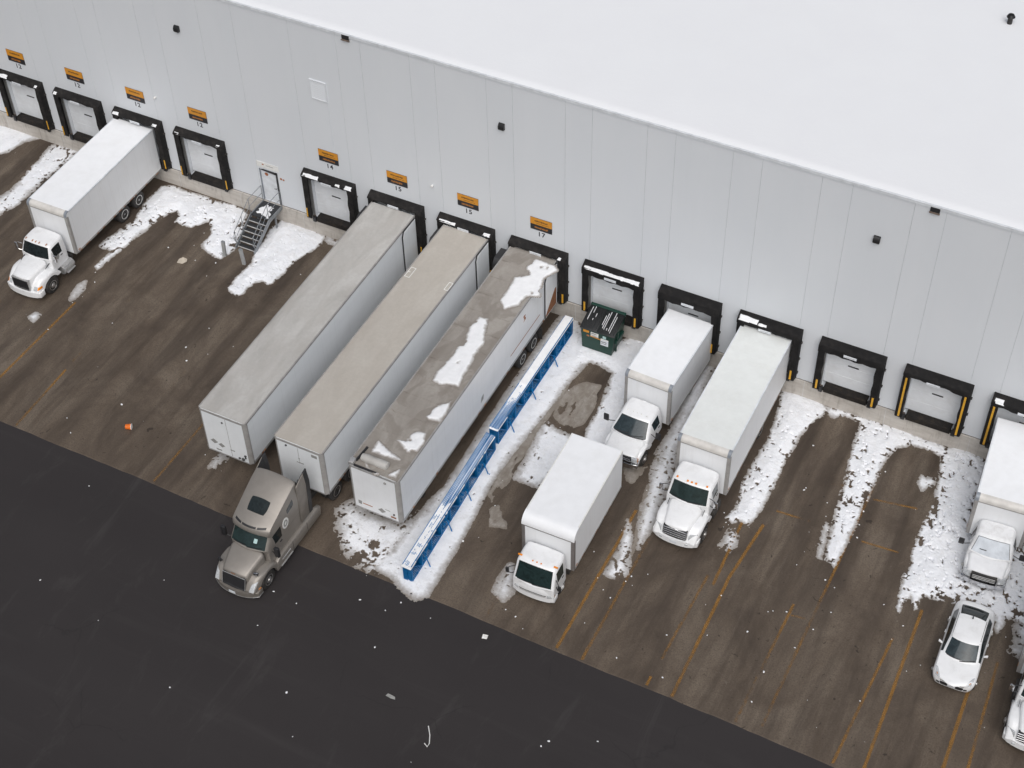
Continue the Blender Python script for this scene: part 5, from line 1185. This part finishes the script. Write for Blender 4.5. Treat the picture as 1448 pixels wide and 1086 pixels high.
t1 = trailer('leftmost of the three long trailers, mottled tan roof, no tractor', 24.88, -.42, 4.05, R(.4), 'roof_tan', 'trailer_side')
diamond(t1, -.72, 1.98, .21); diamond(t1, -.32, 1.86, .19); small(t1, 'front_seam', 'grey_trim', .19, .205, 1.35, 3.9); small(t1, 'lettering', 'decal_grey', -.68, -.38, 1.42, 1.5)
knob(t1, 0, 3.6, .045); knob(t1, .62, 1.42); knob(t1, .82, 1.42, .09); knob(t1, .98, 1.72, .06); knob(t1, .98, 1.58, .05); small(t1, 'lettering', 'decal_grey', .16, .4, 1.74, 1.8)
t2 = trailer('middle of the three long trailers, plain tan roof, coupled to the beige tractor', 29.03, -.42, 4.09, R(-.1), 'roof_tan_b', 'trailer_side')
small(t2, 'front_seam', 'grey_trim', -.008, .008, 2.9, 3.9); small(t2, 'hook', 'decal_grey', -.03, .03, 3.15, 3.22); small(t2, 'lettering', 'decal_grey', -.16, .22, 2.88, 2.93); small(t2, 'data_plate', 'decal_grey', .72, 1.02, 3.66, 3.84); knob(t2, -.62, 3.82, .05)
for (a, b, c, d) in ((-1.2, -.9, 11.85, 12.6), (1.05, 1.28, 11.85, 12.45)):
    mb = MB(); z0, z1 = 4.096, 4.105; e = .035
    for q in ((a, b, c, c + e), (a, b, d - e, d), (a, a + e, c + e, d - e), (b - e, b, c + e, d - e)): mb.box(q[0], q[1], q[2], q[3], z0, z1)
    mb.box(a, (a + b) / 2, (c + d) / 2, (c + d) / 2 + e, z0, z1 - .002) if a < 0 else None
    mb.build('roof_patch_outline', 'white_mark', t2, smooth=0)
t3 = trailer('long trailer with snow patches and dark wet stains on its roof, beside the blue racks', 32.93, -.34, 4.1, R(.1), 'roof_wet', 'trailer_side_b')
diamond(t3, .28, 1.62, .20); knob(t3, .62, 3.74, .07, 'decal_grey'); small(t3, 'lettering', 'decal_orange', -.72, -.22, 1.60, 1.64); small(t3, 'lettering', 'decal_grey', -.95, -.78, 1.52, 1.74); knob(t3, .92, 1.66, .05); small(t3, 'data_plate', 'rust', .74, 1.0, 1.38, 1.48); small(t3, 'lettering', 'decal_grey', .46, .72, 1.78, 1.81)
mb = MB(); mb.box(1.299, 1.304, 10.9, 14.15, 2.0, 2.045); mb.build('side_stripe', 'decal_orange', t3, smooth=0)
mb = MB(); mb.prism([(12.35, 3.06), (12.6, 3.1), (12.62, 3.22), (12.5, 3.3), (12.62, 3.4), (12.4, 3.46), (12.34, 3.38), (12.46, 3.34), (12.4, 3.24), (12.5, 3.17)], 'x', 1.298, 1.303); mb.build('emblem', 'decal_orange', t3, smooth=0)
mb = MB(); mb.prism([(7.75, 1.72), (8.0, 1.78), (8.05, 2.08), (7.82, 2.02)], 'x', 1.298, 1.304); mb.build('placard_holder', 'decal_grey', t3, smooth=0)
mb = MB(); mb.prism([(14.72, 1.36), (15.9, 1.36), (15.9, 2.5), (15.75, 2.5), (14.72, 1.5)], 'x', 1.367, 1.371); mb.build('rust_panel', 'rust', t3, smooth=0)
mb = MB(); mb.box(-1.26, -1.0, .0, .34, 4.08, 4.3, 0, .04); mb.build('corner_casting', 'aluminium', t3)
mb = MB(); mb.tube([(-1.0, .3, 4.16), (-.95, 1.2, 4.14)], .06); mb.box(-1.0, .18, .03, .12, 4.07, 4.15, 0, .02); mb.build('torn_gasket', 'black_plastic', t3)
mb = MB(); mb.lathe([(.001, -.7), (.17, -.68), (.21, -.4), (.19, 0), (.21, .3), (.2, .62), (.1, .66), (.001, .66)], (-.15, .56, 4.22), 18, 0, 'x'); mb.build('tarp_roll', 'roof_tan', t3)
for i in range(1, 13): mb = MB(); y = 16.15 * i / 13 + random.uniform(-.05, .05); mb.box(-1.2, 1.2, y - .02, y + .02, 4.095, 4.125, 0, .008, 1); mb.build('roof_bow', 'roof_wet', t3, smooth=0)
for tt, z, wd, hh in ((t1, 4.05, .14, .0), (t2, 4.09, .14, .0), (t3, 4.1, .34, .02)):
    mb = MB(); mb.prism([(14.75, z - .9), (15.75, z - .9), (15.75, z + hh), (14.95, z + hh), (14.75, z - .25)], 'x', -1.31 - wd, -1.31, 0, .03, 1); mb.build('rear_door', 'black_plastic', tt, smooth=30)
mb = MB()
for pn, poly in enumerate(ROOF3):
    xs = [p[0] for p in poly]; ys = [p[1] for p in poly]
    def hf(X, Y, poly=poly, pn=pn):
        d = sdist(X, Y, poly) + .16 * (vnoise(X, Y, 2.2, 41, 4) - .5) + .06 * (vnoise(X, Y, 9, 45, 3) - .5)
        hole = vnoise(X, Y, 1.4, 77, 4) + (.34 * (vnoise(X * .6 + Y * .5, Y - X * .6, 2.4, 78, 5, .6) - .2) if pn == 0 else 0)
        return np.minimum(d * .30, .055) + .02 * (vnoise(X, Y, 5, 43, 3) - .5) * (d > .03) - np.clip(hole - .66, 0, 1) * .5
    heightfield(mb, min(xs) - .2, max(xs) + .2, min(ys) - .2, max(ys) + .2, .04, hf, 4.125, lo=-.02)
tag(mb.build('trailer_roof_snow', 'thin_snow', smooth=60), 'patches of white snow lying on the wet stained trailer roof', 'snow', kind='stuff')

# ------------------------------------------------------------------ the car
def car():
    t = thing('sedan', 'small white sedan parked nose out in front of the snow bank', 'car', (58.93, -13.6, 0), R(2.2))
    def rg(y, *pts): return [(x, y + d, z) for x, d, z in pts]
    S = [rg(.02, (.56, .30, .22), (.62, .26, .36), (.64, .25, .50), (.60, .27, .60), (.52, .24, .645), (.44, .22, .66), (.25, .09, .675), (0, .04, .68)),
         rg(.10, (.72, .32, .20), (.80, .30, .40), (.82, .32, .56), (.74, .28, .69), (.62, .22, .73), (.50, .18, .745), (.27, .08, .76), (0, .04, .765)),
         rg(.55, (.82, 0, .22), (.90, 0, .46), (.91, 0, .68), (.82, 0, .80), (.68, 0, .825), (.52, 0, .835), (.27, -.03, .85), (0, -.05, .855)),
         rg(.88, (.82, 0, .60), (.905, 0, .66), (.915, 0, .74), (.84, 0, .855), (.69, 0, .87), (.52, 0, .88), (.27, 0, .895), (0, -.02, .90)),
         rg(1.25, (.83, 0, .24), (.905, 0, .5), (.915, 0, .72), (.85, 0, .895), (.72, .02, .915), (.54, 0, .93), (.28, -.03, .945), (0, -.05, .95)),
         rg(1.42, (.83, 0, .22), (.905, 0, .5), (.915, 0, .74), (.85, .06, .915), (.76, .05, .94), (.70, -.03, .95), (.36, -.17, .965), (0, -.22, .97)),
         rg(2.02, (.83, 0, .22), (.905, 0, .5), (.915, 0, .76), (.845, 0, .93), (.66, .18, 1.28), (.585, .10, 1.36), (.32, -.02, 1.405), (0, -.05, 1.42)),
         rg(2.25, (.83, 0, .22), (.905, 0, .5), (.915, 0, .77), (.845, 0, .935), (.645, .05, 1.36), (.565, 0, 1.42), (.30, -.05, 1.45), (0, -.06, 1.46)),
         rg(2.85, (.83, 0, .22), (.905, 0, .5), (.915, 0, .78), (.845, 0, .945), (.64, 0, 1.375), (.56, 0, 1.435), (.30, 0, 1.465), (0, 0, 1.475)),
         rg(3.35, (.83, 0, .24), (.905, 0, .52), (.915, 0, .79), (.84, 0, .955), (.63, 0, 1.34), (.555, .02, 1.40), (.30, .05, 1.43), (0, .06, 1.44)),
         rg(3.64, (.82, 0, .60), (.90, 0, .66), (.91, 0, .80), (.82, .05, .975), (.66, .15, 1.16), (.60, .22, 1.20), (.32, .27, 1.215), (0, .29, 1.22)),
         rg(3.98, (.82, 0, .26), (.89, 0, .52), (.90, 0, .80), (.80, 0, .985), (.68, .07, 1.04), (.60, .10, 1.055), (.32, .13, 1.065), (0, .14, 1.07)),
         rg(4.34, (.76, 0, .26), (.85, 0, .46), (.86, 0, .78), (.74, 0, .97), (.62, .02, 1.01), (.52, .04, 1.02), (.28, .07, 1.03), (0, .08, 1.03)),
         rg(4.46, (.70, -.03, .28), (.78, -.03, .46), (.80, -.02, .74), (.70, 0, .88), (.58, .02, .91), (.48, .04, .92), (.26, .07, .925), (0, .08, .925))]
    def tg(i, j, s):
        if i == 5 and j in (5, 6): return 'ws'
        if i in (9, 10) and j in (5, 6): return 'rw'
        if i in (6, 7, 8) and j == 3: return 'sw%d' % s
        if i in (5, 9) and j == 3: return 'sw%d' % s
        return 'body'
    bvh, res = cage(t, S, tg, {'ws': 'windshield', 'rw': 'rear_window', 'sw1': 'side_window', 'sw-1': 'side_window', 'body': 'car_body'}, {'ws': 'glass_pale', 'rw': 'glass', 'sw1': 'glass', 'sw-1': 'glass', 'body': 'white_paint'}, 2, cl={2: .3, 3: .45, 4: .4, 5: .3}, cs={5: .35, 6: .35, 9: .2})
    for s in (1, -1):
        stick(bvh, t, 'headlight', 'headlamp', [(s * .50, .24, 1.4), (s * .76, .36, 1.4), (s * .84, .78, 1.4), (s * .74, .72, 1.4)], (0, 0, -1), .008, .3, 8, 1.4, .02)
        stick(bvh, t, 'turn_signal', 'amber_dull', [(s * .66, .40, 1.4), (s * .71, .42, 1.4), (s * .74, .50, 1.4), (s * .69, .48, 1.4)], (0, 0, -1), .016, .3, 4, 1.4, .015)
        stick(bvh, t, 'lower_vent', 'black_plastic', [(s * .50, -.6, .30), (s * .66, -.6, .34), (s * .64, -.6, .46), (s * .52, -.6, .44)], (0, 1, 0), .008, .2, 6, 1.4, .02)
        stick(bvh, t, 'roof_ditch', 'black_plastic', [(s * .585, 2.12, 2), (s * .60, 2.12, 2), (s * .60, 3.4, 2), (s * .58, 3.4, 2)], (0, 0, -1), .004, 0, 8, 1.5, .012)
        stick(bvh, t, 'tail_light', 'rust', [(s * .62, 5.2, .74), (s * .80, 5.2, .74), (s * .78, 5.2, .90), (s * .62, 5.2, .90)], (0, -1, 0), .008, .2, 6, 1.4, .02)
        mb = MB(); mb.hexa([(s * .86, 1.80, .97), (s * 1.06, 1.84, .99), (s * 1.06, 1.94, .99), (s * .86, 1.90, .97), (s * .87, 1.81, 1.02), (s * 1.05, 1.85, 1.10), (s * 1.05, 1.94, 1.10), (s * .87, 1.90, 1.02)], 0, .03); mb.build('mirror', 'white_paint', t)
        for y in (2.55, 3.3):
            mb = MB(); mb.box(*sorted((s * .91, s * .94)), y, y + .16, .80, .83, 0, .01, 1); mb.build('door_handle', 'white_paint', t)
    stick(bvh, t, 'grille', 'black_plastic', [(-.46, -.6, .30), (.46, -.6, .30), (.52, -.6, .52), (-.52, -.6, .52)], (0, 1, 0), .01, .2, 10, 1.6, .03)
    stick(bvh, t, 'grille_bar', 'chrome', [(-.50, -.6, .575), (.50, -.6, .575), (.52, -.6, .61), (-.52, -.6, .61)], (0, 1, 0), .012, 0, 10, 1.6, .02)
    stick(bvh, t, 'emblem', 'decal_dark', [(-.09, -.6, .635), (.09, -.6, .635), (.09, -.6, .70), (-.09, -.6, .70)], (0, 1, 0), .012, 1, 8, 1.6, .02)
    stick(bvh, t, 'license_plate', 'plate', [(-.17, -.6, .36), (.17, -.6, .36), (.17, -.6, .50), (-.17, -.6, .50)], (0, 1, 0), .03, 0, 4, 1.6, .02)
    mb = MB(); mb.prism([(-.03, 3.2), (.03, 3.2), (.012, 3.36), (-.012, 3.36)], 'z', 1.46, 1.52, 0, .008, 1); mb.build('antenna', 'black_plastic', t)
    mb = MB(); mb.box(-.68, .68, .75, 4.1, .18, .5); mb.build('underbody', 'black_plastic', t, smooth=0)
    mb = MB()
    wheels(t, [(.80, .90, 0), (-.80, .90, 0), (.80, 3.62, 0), (-.80, 3.62, 0)], .315, .21, 'rim_metal')
    wipers(t, bvh, .995, [(-.58, .02), (.0, .6)], .03)
car()

# ------------------------------------------------------------------ dumpster
d = thing('dumpster', 'dark green dumpster with closed black lid in front of a dock door', 'dumpster', (37.12, -.95, 0), 0)
mb = MB(); mb.hexa([(-.82, -.80, .16), (.82, -.80, .16), (.82, .58, .16), (-.82, .58, .16), (-.92, -.74, 1.48), (.92, -.74, 1.48), (.92, .60, 1.85), (-.92, .60, 1.85)], 0, .015, 1); body = mb.build('container', 'dump_green', d, smooth=0)
for s in (1, -1):
    mb = MB(); mb.box(*sorted((s * .86, s * 1.0)), -.55, .35, .82, 1.02, 0, .012, 1); mb.build('fork_pocket', 'dump_green', d, smooth=0)
    mb = MB(); mb.hexa([(s * .85, -.45, .2), (s * .93, -.45, .2), (s * .93, -.37, .2), (s * .85, -.37, .2), (s * .94, -.42, 1.5), (s * 1.0, -.42, 1.5), (s * 1.0, -.34, 1.5), (s * .94, -.34, 1.5)]); mb.build('side_rib', 'dump_green', d, smooth=0)
mb = MB(); mb.box(-.95, .95, -.80, -.735, 1.42, 1.5, 0, .015, 1); mb.build('front_lip', 'dump_green', d, smooth=0)
mb = MB(); mb.prism([(.5, 1.8), (.64, 1.86), (.64, 2.02), (.5, 1.98)], 'x', -.96, .96, 0, .02, 1); mb.build('back_rail', 'dump_green', d, smooth=0)
for s in (-1, 1):
    mb = MB(); a, b = sorted((s * .012, s * .95))
    mb.hexa([(a, -.84, 1.49), (b, -.84, 1.49), (b, .55, 1.88), (a, .55, 1.88), (a, -.84, 1.545), (b, -.84, 1.545), (b, .55, 1.945), (a, .55, 1.945)], 0, .02)
    for i in range(5):
        x = a + .1 + i * .18; mb.hexa([(x, -.74, 1.57), (x + .06, -.74, 1.57), (x + .06, .42, 1.905), (x, .42, 1.905), (x, -.74, 1.60), (x + .06, -.74, 1.60), (x + .06, .42, 1.935), (x, .42, 1.935)], 0, .008, 1)
    mb.build('lid', 'dump_lid', d)
for x0, x1, z0, z1, m in ((-.78, -.46, 1.22, 1.36, 'sign_orange'), (-.36, .06, 1.10, 1.34, 'white_mark'), (.30, .48, 1.16, 1.32, 'sticker'), (.20, .62, .70, 1.06, 'plate'), (.20, .62, 1.07, 1.12, 'white_mark'), (-.58, -.44, .98, 1.08, 'decal_orange')):
    mb = MB(); f = lambda z: -.80 + .06 * (z - .16) / 1.32 - .008
    mb.hexa([(x0, f(z0) - .006, z0), (x1, f(z0) - .006, z0), (x1, f(z0) + .01, z0), (x0, f(z0) + .01, z0), (x0, f(z1) - .006, z1), (x1, f(z1) - .006, z1), (x1, f(z1) + .01, z1), (x0, f(z1) + .01, z1)])
    if m in ('white_mark', 'plate') and z1 - z0 > .1: squiggle(mb, x0 + .04, x1 - .08, (z0 + z1) / 2 + .05, .06, f((z0 + z1) / 2) - .008, 1); squiggle(mb, x0 + .04, x1 - .1, (z0 + z1) / 2 - .06, .04, f((z0 + z1) / 2) - .008, 1)
    mb.build('sticker', [m, 'decal_dark'], d, smooth=0)
mb = MB(); f = lambda z: -.80 + .06 * (z - .16) / 1.32 - .01
mb.hexa([(-.38, f(1.05), 1.03), (.2, f(1.02), .99), (.2, f(1.02) + .01, .99), (-.38, f(1.05) + .01, 1.03), (-.38, f(1.05), 1.08), (.2, f(1.02), 1.04), (.2, f(1.02) + .01, 1.04), (-.38, f(1.05) + .01, 1.08)]); mb.build('orange_stripe', 'sign_orange', d, smooth=0)
for x in (-.7, .7):
    for y in (-.65, .45):
        mb = MB(); mb.lathe([(.001, -.03), (.075, -.03), (.075, .03), (.001, .03)], (x, y, .09), 14); mb.build('caster', 'chassis', d)
mb = MB()
for i, (x, a, b) in enumerate(((-.76, -.35, .4), (-.62, .1, .45), (.08, -.4, .15), (.17, -.55, .3), (.26, -.6, .42), (.52, -.62, .45), (.62, -.7, .25), (-.5, -.3, -.22), (-.42, -.1, .1), (.4, -.6, -.5))):
    z = lambda y: 1.545 + (y + .84) / 1.39 * .40 + .004
    mb.hexa([(x, a, z(a)), (x + .022, a, z(a)), (x + .026, b, z(b)), (x, b, z(b)), (x, a, z(a) + .07), (x + .02, a, z(a) + .07), (x + .024, b, z(b) + .07), (x, b, z(b) + .07)], 0, .008, 1)
ls = mb.build('lid_snow', 'clean_snow'); ls.location = d.location; tag(ls, 'thin streaks of snow in the ribs of the black dumpster lid', 'snow', kind='stuff')

# ------------------------------------------------------------------ stacked blue rack frames
def rack_frame(label, group, L):
    f = thing('rack_frame', label, 'rack frame', (0, 0, 0), 0, group)
    for z in (.02, 1.06):
        mb = MB(); mb.box(-.015, .015, 0, L, z, z + .085, 0, .004, 1); mb.build('rail', 'rack_blue', f, smooth=0)
    mb = MB(); n = 9
    for i in range(n + 1):
        y = .04 + (L - .08) * i / n; mb.box(-.014, .014, y - .045, y + .045, .1, 1.06)
        if i < n:
            y2 = .04 + (L - .08) * (i + 1) / n; a, b = (.1, 1.06) if i % 2 else (1.06, .1)
            mb.hexa([(-.012, y + .03, a - .03), (.012, y + .03, a - .03), (.012, y + .03, a + .03), (-.012, y + .03, a + .03), (-.012, y2 - .03, b - .03), (.012, y2 - .03, b - .03), (.012, y2 - .03, b + .03), (-.012, y2 - .03, b + .03)])
    mb.build('bracing', 'rack_blue', f, smooth=0)
    return f
for lab, g, x0, x1, y0, y1, L in (('slim blue steel rack frame on edge in the stack nearer the dark asphalt', 'blue rack frames in the near stack', 35.34, 35.08, -18.42, -9.8, 8.6),
                                  ('slim blue steel rack frame on edge in the snow covered stack nearer the wall', 'blue rack frames in the far stack', 35.03, 35.0, -9.45, -1.05, 8.38)):
    proto = None
    for i in range(8):
        f = rack_frame(lab, g, L) if i == 0 else copy_tree(proto)
        proto = proto or f
        f.location = (x0 + i * .062, y0 + random.uniform(-.02, .02), .012 + random.uniform(0, .006) + (.02 if i in (0, 7) else 0)); f.rotation_euler = (random.uniform(-.001, .001), R(random.uniform(-.5, .5)), math.atan2(x0 - x1, L))
for i, (y, x) in enumerate([(-17.2, 35.78), (-15.0, 35.71), (-13.0, 35.65), (-11.2, 35.60), (-8.3, 35.52), (-5.9, 35.5), (-3.4, 35.49)]):
    a = thing('brace_bar', 'short blue bar leaning on the blue rack frames, ' + ['the one nearest the asphalt', 'second from the asphalt', 'third from the asphalt', 'asphalt side of the gap', 'wall side of the gap', 'second from the wall', 'the one nearest the wall'][i], 'bar', (x, y, 0), 0, 'blue bars leaning against the rack frames')
    mb = MB(); mb.tube([(.0, 0, .62), (.30, -.12, .05)], .03, 6); mb.build('bar_tube', 'rack_blue', a)
    mb = MB(); mb.box(.22, .38, -.2, -.05, .015, .05, 0, .006, 1); mb.build('foot_plate', 'rack_blue', a, smooth=0)
def rack_snow(X, Y):
    near = Y < -9.6
    cx = np.where(near, 35.34 + (35.08 - 35.34) * (Y + 18.42) / 8.6, 35.03 - .03 * (Y + 9.45) / 8.4) + .217
    d = .236 - np.abs(X - cx) + .03 * (vnoise(X, Y, 3, 61, 4) - .5)
    d = np.minimum(d, np.where(near, np.minimum(Y + 18.5, -9.85 - Y), np.minimum(Y + 9.5, -1.0 - Y)))
    bare = vnoise(X * 3, Y * .35, 1.6, 63, 5)
    zone = 1.15 * np.clip(1.25 - np.abs(Y + 12.0) / 2.3, 0, 1) + .6 * np.clip(1 - np.abs(Y + 8.6) / 1.4, 0, 1)      # stretches where the wind took most of it
    k = np.clip((zone * 2.2 + bare - .75) * 3, 0, 1)
    thick = np.where(near | (Y < -6.3), -.020, .03) + .030 * vnoise(X, Y, 4, 65, 4)
    return np.where(d > 0, (1 - k) * np.minimum(d * .8 - .01, thick) - k * (.02 + .12 * np.clip(vnoise(X * 4, Y * .4, 1.5, 66, 4) - .42, 0, 1)) + .06, -1)
mb = MB(); heightfield(mb, 34.7, 36.1, -18.55, -.95, .03, rack_snow, 1.108, lo=-.03)
tag(mb.build('rack_snow', 'clean_snow', smooth=60), 'long strip of snow lying along the tops of the blue rack frames', 'snow', kind='stuff')

# ------------------------------------------------------------------ litter
o = thing('bucket', 'small orange plastic tub lying on its side on the brown concrete', 'tub', (18.68, -16.45, .013), R(25))
mb = MB(); mb.lathe([(.001, -.17), (.12, -.16), (.15, .12), (.135, .12), (.11, -.13), (.001, -.13)], (0, 0, .13), 16, 0, 'x'); mb.build('tub_wall', 'bottle_orange', o)
mb = MB(); mb.lathe([(.1, .125), (.155, .12), (.155, .15), (.1, .15)], (0, 0, .13), 16, 0, 'x'); mb.build('rim', 'white_mark', o)
def scrap(name, label, cat, loc, rz, pts, m, th=.012, group=None):
    mb = MB(); V = [[(x, y, .004 + th + z) for x, y, z in pts]]
    f = mb.face(V[0]); mb.face([(x, y, z + .004) for x, y, z in pts][::-1])
    n = len(pts)
    for i in range(n):
        a, b = pts[i], pts[(i + 1) % n]; mb.face([(a[0], a[1], a[2] + .004), (b[0], b[1], b[2] + .004), (b[0], b[1], b[2] + th + .004), (a[0], a[1], a[2] + th + .004)])
    q = mb.build(name, m, smooth=0); q.location = loc; q.rotation_euler = (0, 0, rz); tag(q, label, cat, group); return q
scrap('cardboard_scrap', 'crumpled flattened cardboard box on the concrete between the left trucks', 'cardboard', (14.0, -5.25, .013), R(15), [(-.25, -.18, 0), (.1, -.24, .03), (.27, -.05, .05), (.22, .17, .02), (-.02, .2, .09), (-.22, .08, .03)], 'cardboard', .02)
scrap('paper_scrap', 'square scrap of white paper alone on the dark asphalt', 'paper', (40.04, -19.56, .002), R(20), [(-.13, -.09, 0), (.1, -.12, .02), (.14, .1, .01), (-.1, .12, .03)], 'paper', .006)
scrap('plastic_bag', 'flat grey scrap lying out on the dark asphalt', 'scrap', (37.87, -24.0, .002), R(-10), [(-.22, -.1, 0), (.05, -.08, .01), (.24, -.02, .01), (.16, .08, .02), (-.05, .06, .02), (-.2, .04, .01)], 'decal_grey', .004)
mb = MB(); mb.tube([(39.99, -24.55, .02), (40.26, -24.91, .02), (40.43, -25.27, .02), (40.42, -25.43, .02), (40.24, -25.34, .02)], .022, 6)
tag(mb.build('bent_strip', 'white_mark'), 'thin pale strip bent like a hook on the asphalt near the bottom edge', 'strip')

# ------------------------------------------------------------------ snow on the ground
mb = MB()
for n, (hole, hm, poly) in enumerate(SNOW):
    xs = [p[0] for p in poly]; ys = [p[1] for p in poly]
    def hf(X, Y, hole=hole, hm=hm, poly=poly, n=n):
        nf = 1 if hm > .06 and hole > .1 else .5
        d = sdist(X, Y, poly) + nf * .15 * (vnoise(X, Y, 1.6, 101, 5, .6) - .5) + nf * .15 * (vnoise(X, Y, 6, 104, 3, .6) - .5) + .06 * (vnoise(X, Y, 17, 105, 2) - .5)
        body = hm * .8 * np.clip(d * 1.7, -1, 1) * (.35 + .9 * vnoise(X, Y, .9, 107, 4))
        lump = (.015 + .2 * hm) * (vnoise(X, Y, 1.5, 109, 4, .5) - .5) * np.clip(d * 6, 0, 1)
        foot = np.maximum(vnoise(X * 1.15 + .3 * Y, Y * .75, 4.4, 111, 4, .5), vnoise(X * .9 - .35 * Y, Y + .2 * X, 6.5, 131, 3, .5) - .02)
        patch = np.clip((vnoise(X, Y, .6, 113, 3) - .36) / .25, 0, 1)
        near = np.exp(-np.clip(d, 0, 9) / .55)
        thr = (.805 if hm > .06 else .84) - .12 * hole - .36 * hole * patch - .10 * hole * near
        h = body + lump + .01 - np.clip(foot - thr, 0, 1) * 4.5 * (.08 + hm)
        return h
    heightfield(mb, min(xs) - .3, max(xs) + .3, min(ys) - .3, min(max(ys) + .3, .0), .04, hf, .012, lo=-.03)
tag(mb.build('ground_snow', 'snow', smooth=60), 'white snow left in banks and strips between the bays', 'snow', kind='stuff')
mb = MB()
for n, (hole, poly) in enumerate(SLUSH):
    xs = [p[0] for p in poly]; ys = [p[1] for p in poly]
    def hf(X, Y, hole=hole, poly=poly, n=n):
        d = sdist(X, Y, poly) + .25 * (vnoise(X, Y, 1.3, 201, 5, .6) - .5)
        st = vnoise(X * 1.5, Y * .7, 1.5, 203 + n, 5, .6)
        return np.minimum(d * .05, .007) + .003 * (vnoise(X, Y, 5, 205, 3) - .5) - np.maximum(0, st - .70 + .45 * hole) * .06
    heightfield(mb, min(xs) - .2, max(xs) + .2, min(ys) - .2, max(ys) + .2, .05, hf, .013, lo=-.02)
tag(mb.build('grey_slush', 'slush', smooth=60), 'thin smears of grey slush beside the snow', 'slush', kind='stuff')
mb = MB()
pts = [(x, y) for x, y in CRUMBS]
for i in range(70):
    hole, hm, poly = random.choice(SNOW); a = random.choice(poly); pts.append((a[0] + random.gauss(0, .35), min(-.15, a[1] + random.gauss(0, .35))))
for i in range(45): pts.append((random.uniform(5, 63), random.uniform(-19, -4)))
for i in range(14): pts.append((random.uniform(5, 60), random.uniform(-33, -19.5)))
for i, (x, y) in enumerate(pts):
    r = random.uniform(.022, .05) if i < len(CRUMBS) else random.uniform(.01, .03)
    z0 = 0 if y < APR else .012
    c = bmesh.ops.create_icosphere(mb.bm, subdivisions=1, radius=r)
    e = random.uniform(.6, 1.6); an = random.uniform(0, 3.14)
    for v in c['verts']:
        q = v.co * random.uniform(.75, 1.2); v.co = Vector((x + math.cos(an) * q.x * e - math.sin(an) * q.y, y + math.sin(an) * q.x * e + math.cos(an) * q.y, max(-.005, q.z * .5 + r * .3) + z0))
tag(mb.build('snow_crumbs', 'clean_snow', smooth=60), 'small crumbs of snow scattered over the concrete and asphalt', 'snow', kind='stuff')

# ------------------------------------------------------------------ camera and light
cam = bpy.data.cameras.new('camera'); co = bpy.data.objects.new('camera', cam); col.objects.link(co)
co.location = (60.31323, -54.12281, 58.8347); co.rotation_euler = (.75274069, .02000833, .47148792)
cam.sensor_width = 36; cam.lens = 36 * 2276.0885 / 1448; cam.clip_end = 3000; cam.clip_start = .5
sc.camera = co
w = bpy.data.worlds.new('World'); sc.world = w; w.use_nodes = True
nt = w.node_tree; bg = nt.nodes['Background']
sky = nt.nodes.new('ShaderNodeTexSky'); sky.sky_type = 'NISHITA'; sky.sun_disc = False
ELEV, AZ = R(53), R(152)          # AZ measured clockwise from +y
sky.sun_elevation = ELEV; sky.sun_rotation = AZ; sky.dust_density = 6; sky.air_density = 1.2; sky.ozone_density = 1
hs = nt.nodes.new('ShaderNodeHueSaturation'); hs.inputs['Saturation'].default_value = .48      # overcast: nearly white sky
nt.links.new(sky.outputs[0], hs.inputs['Color']); nt.links.new(hs.outputs[0], bg.inputs['Color']); bg.inputs['Strength'].default_value = .078
sl = bpy.data.lights.new('sun', 'SUN'); sl.energy = 1.44; sl.angle = R(60); sl.color = (.985, .99, 1)
so = bpy.data.objects.new('sun', sl); col.objects.link(so)
dv = Vector((math.sin(AZ) * math.cos(ELEV), math.cos(AZ) * math.cos(ELEV), math.sin(ELEV)))
so.rotation_euler = dv.to_track_quat('Z', 'Y').to_euler()
so.location = dv * 80
sc.view_settings.view_transform = 'Standard'; sc.view_settings.look = 'None'; sc.view_settings.gamma = 1
sc.view_settings.exposure = 0.0
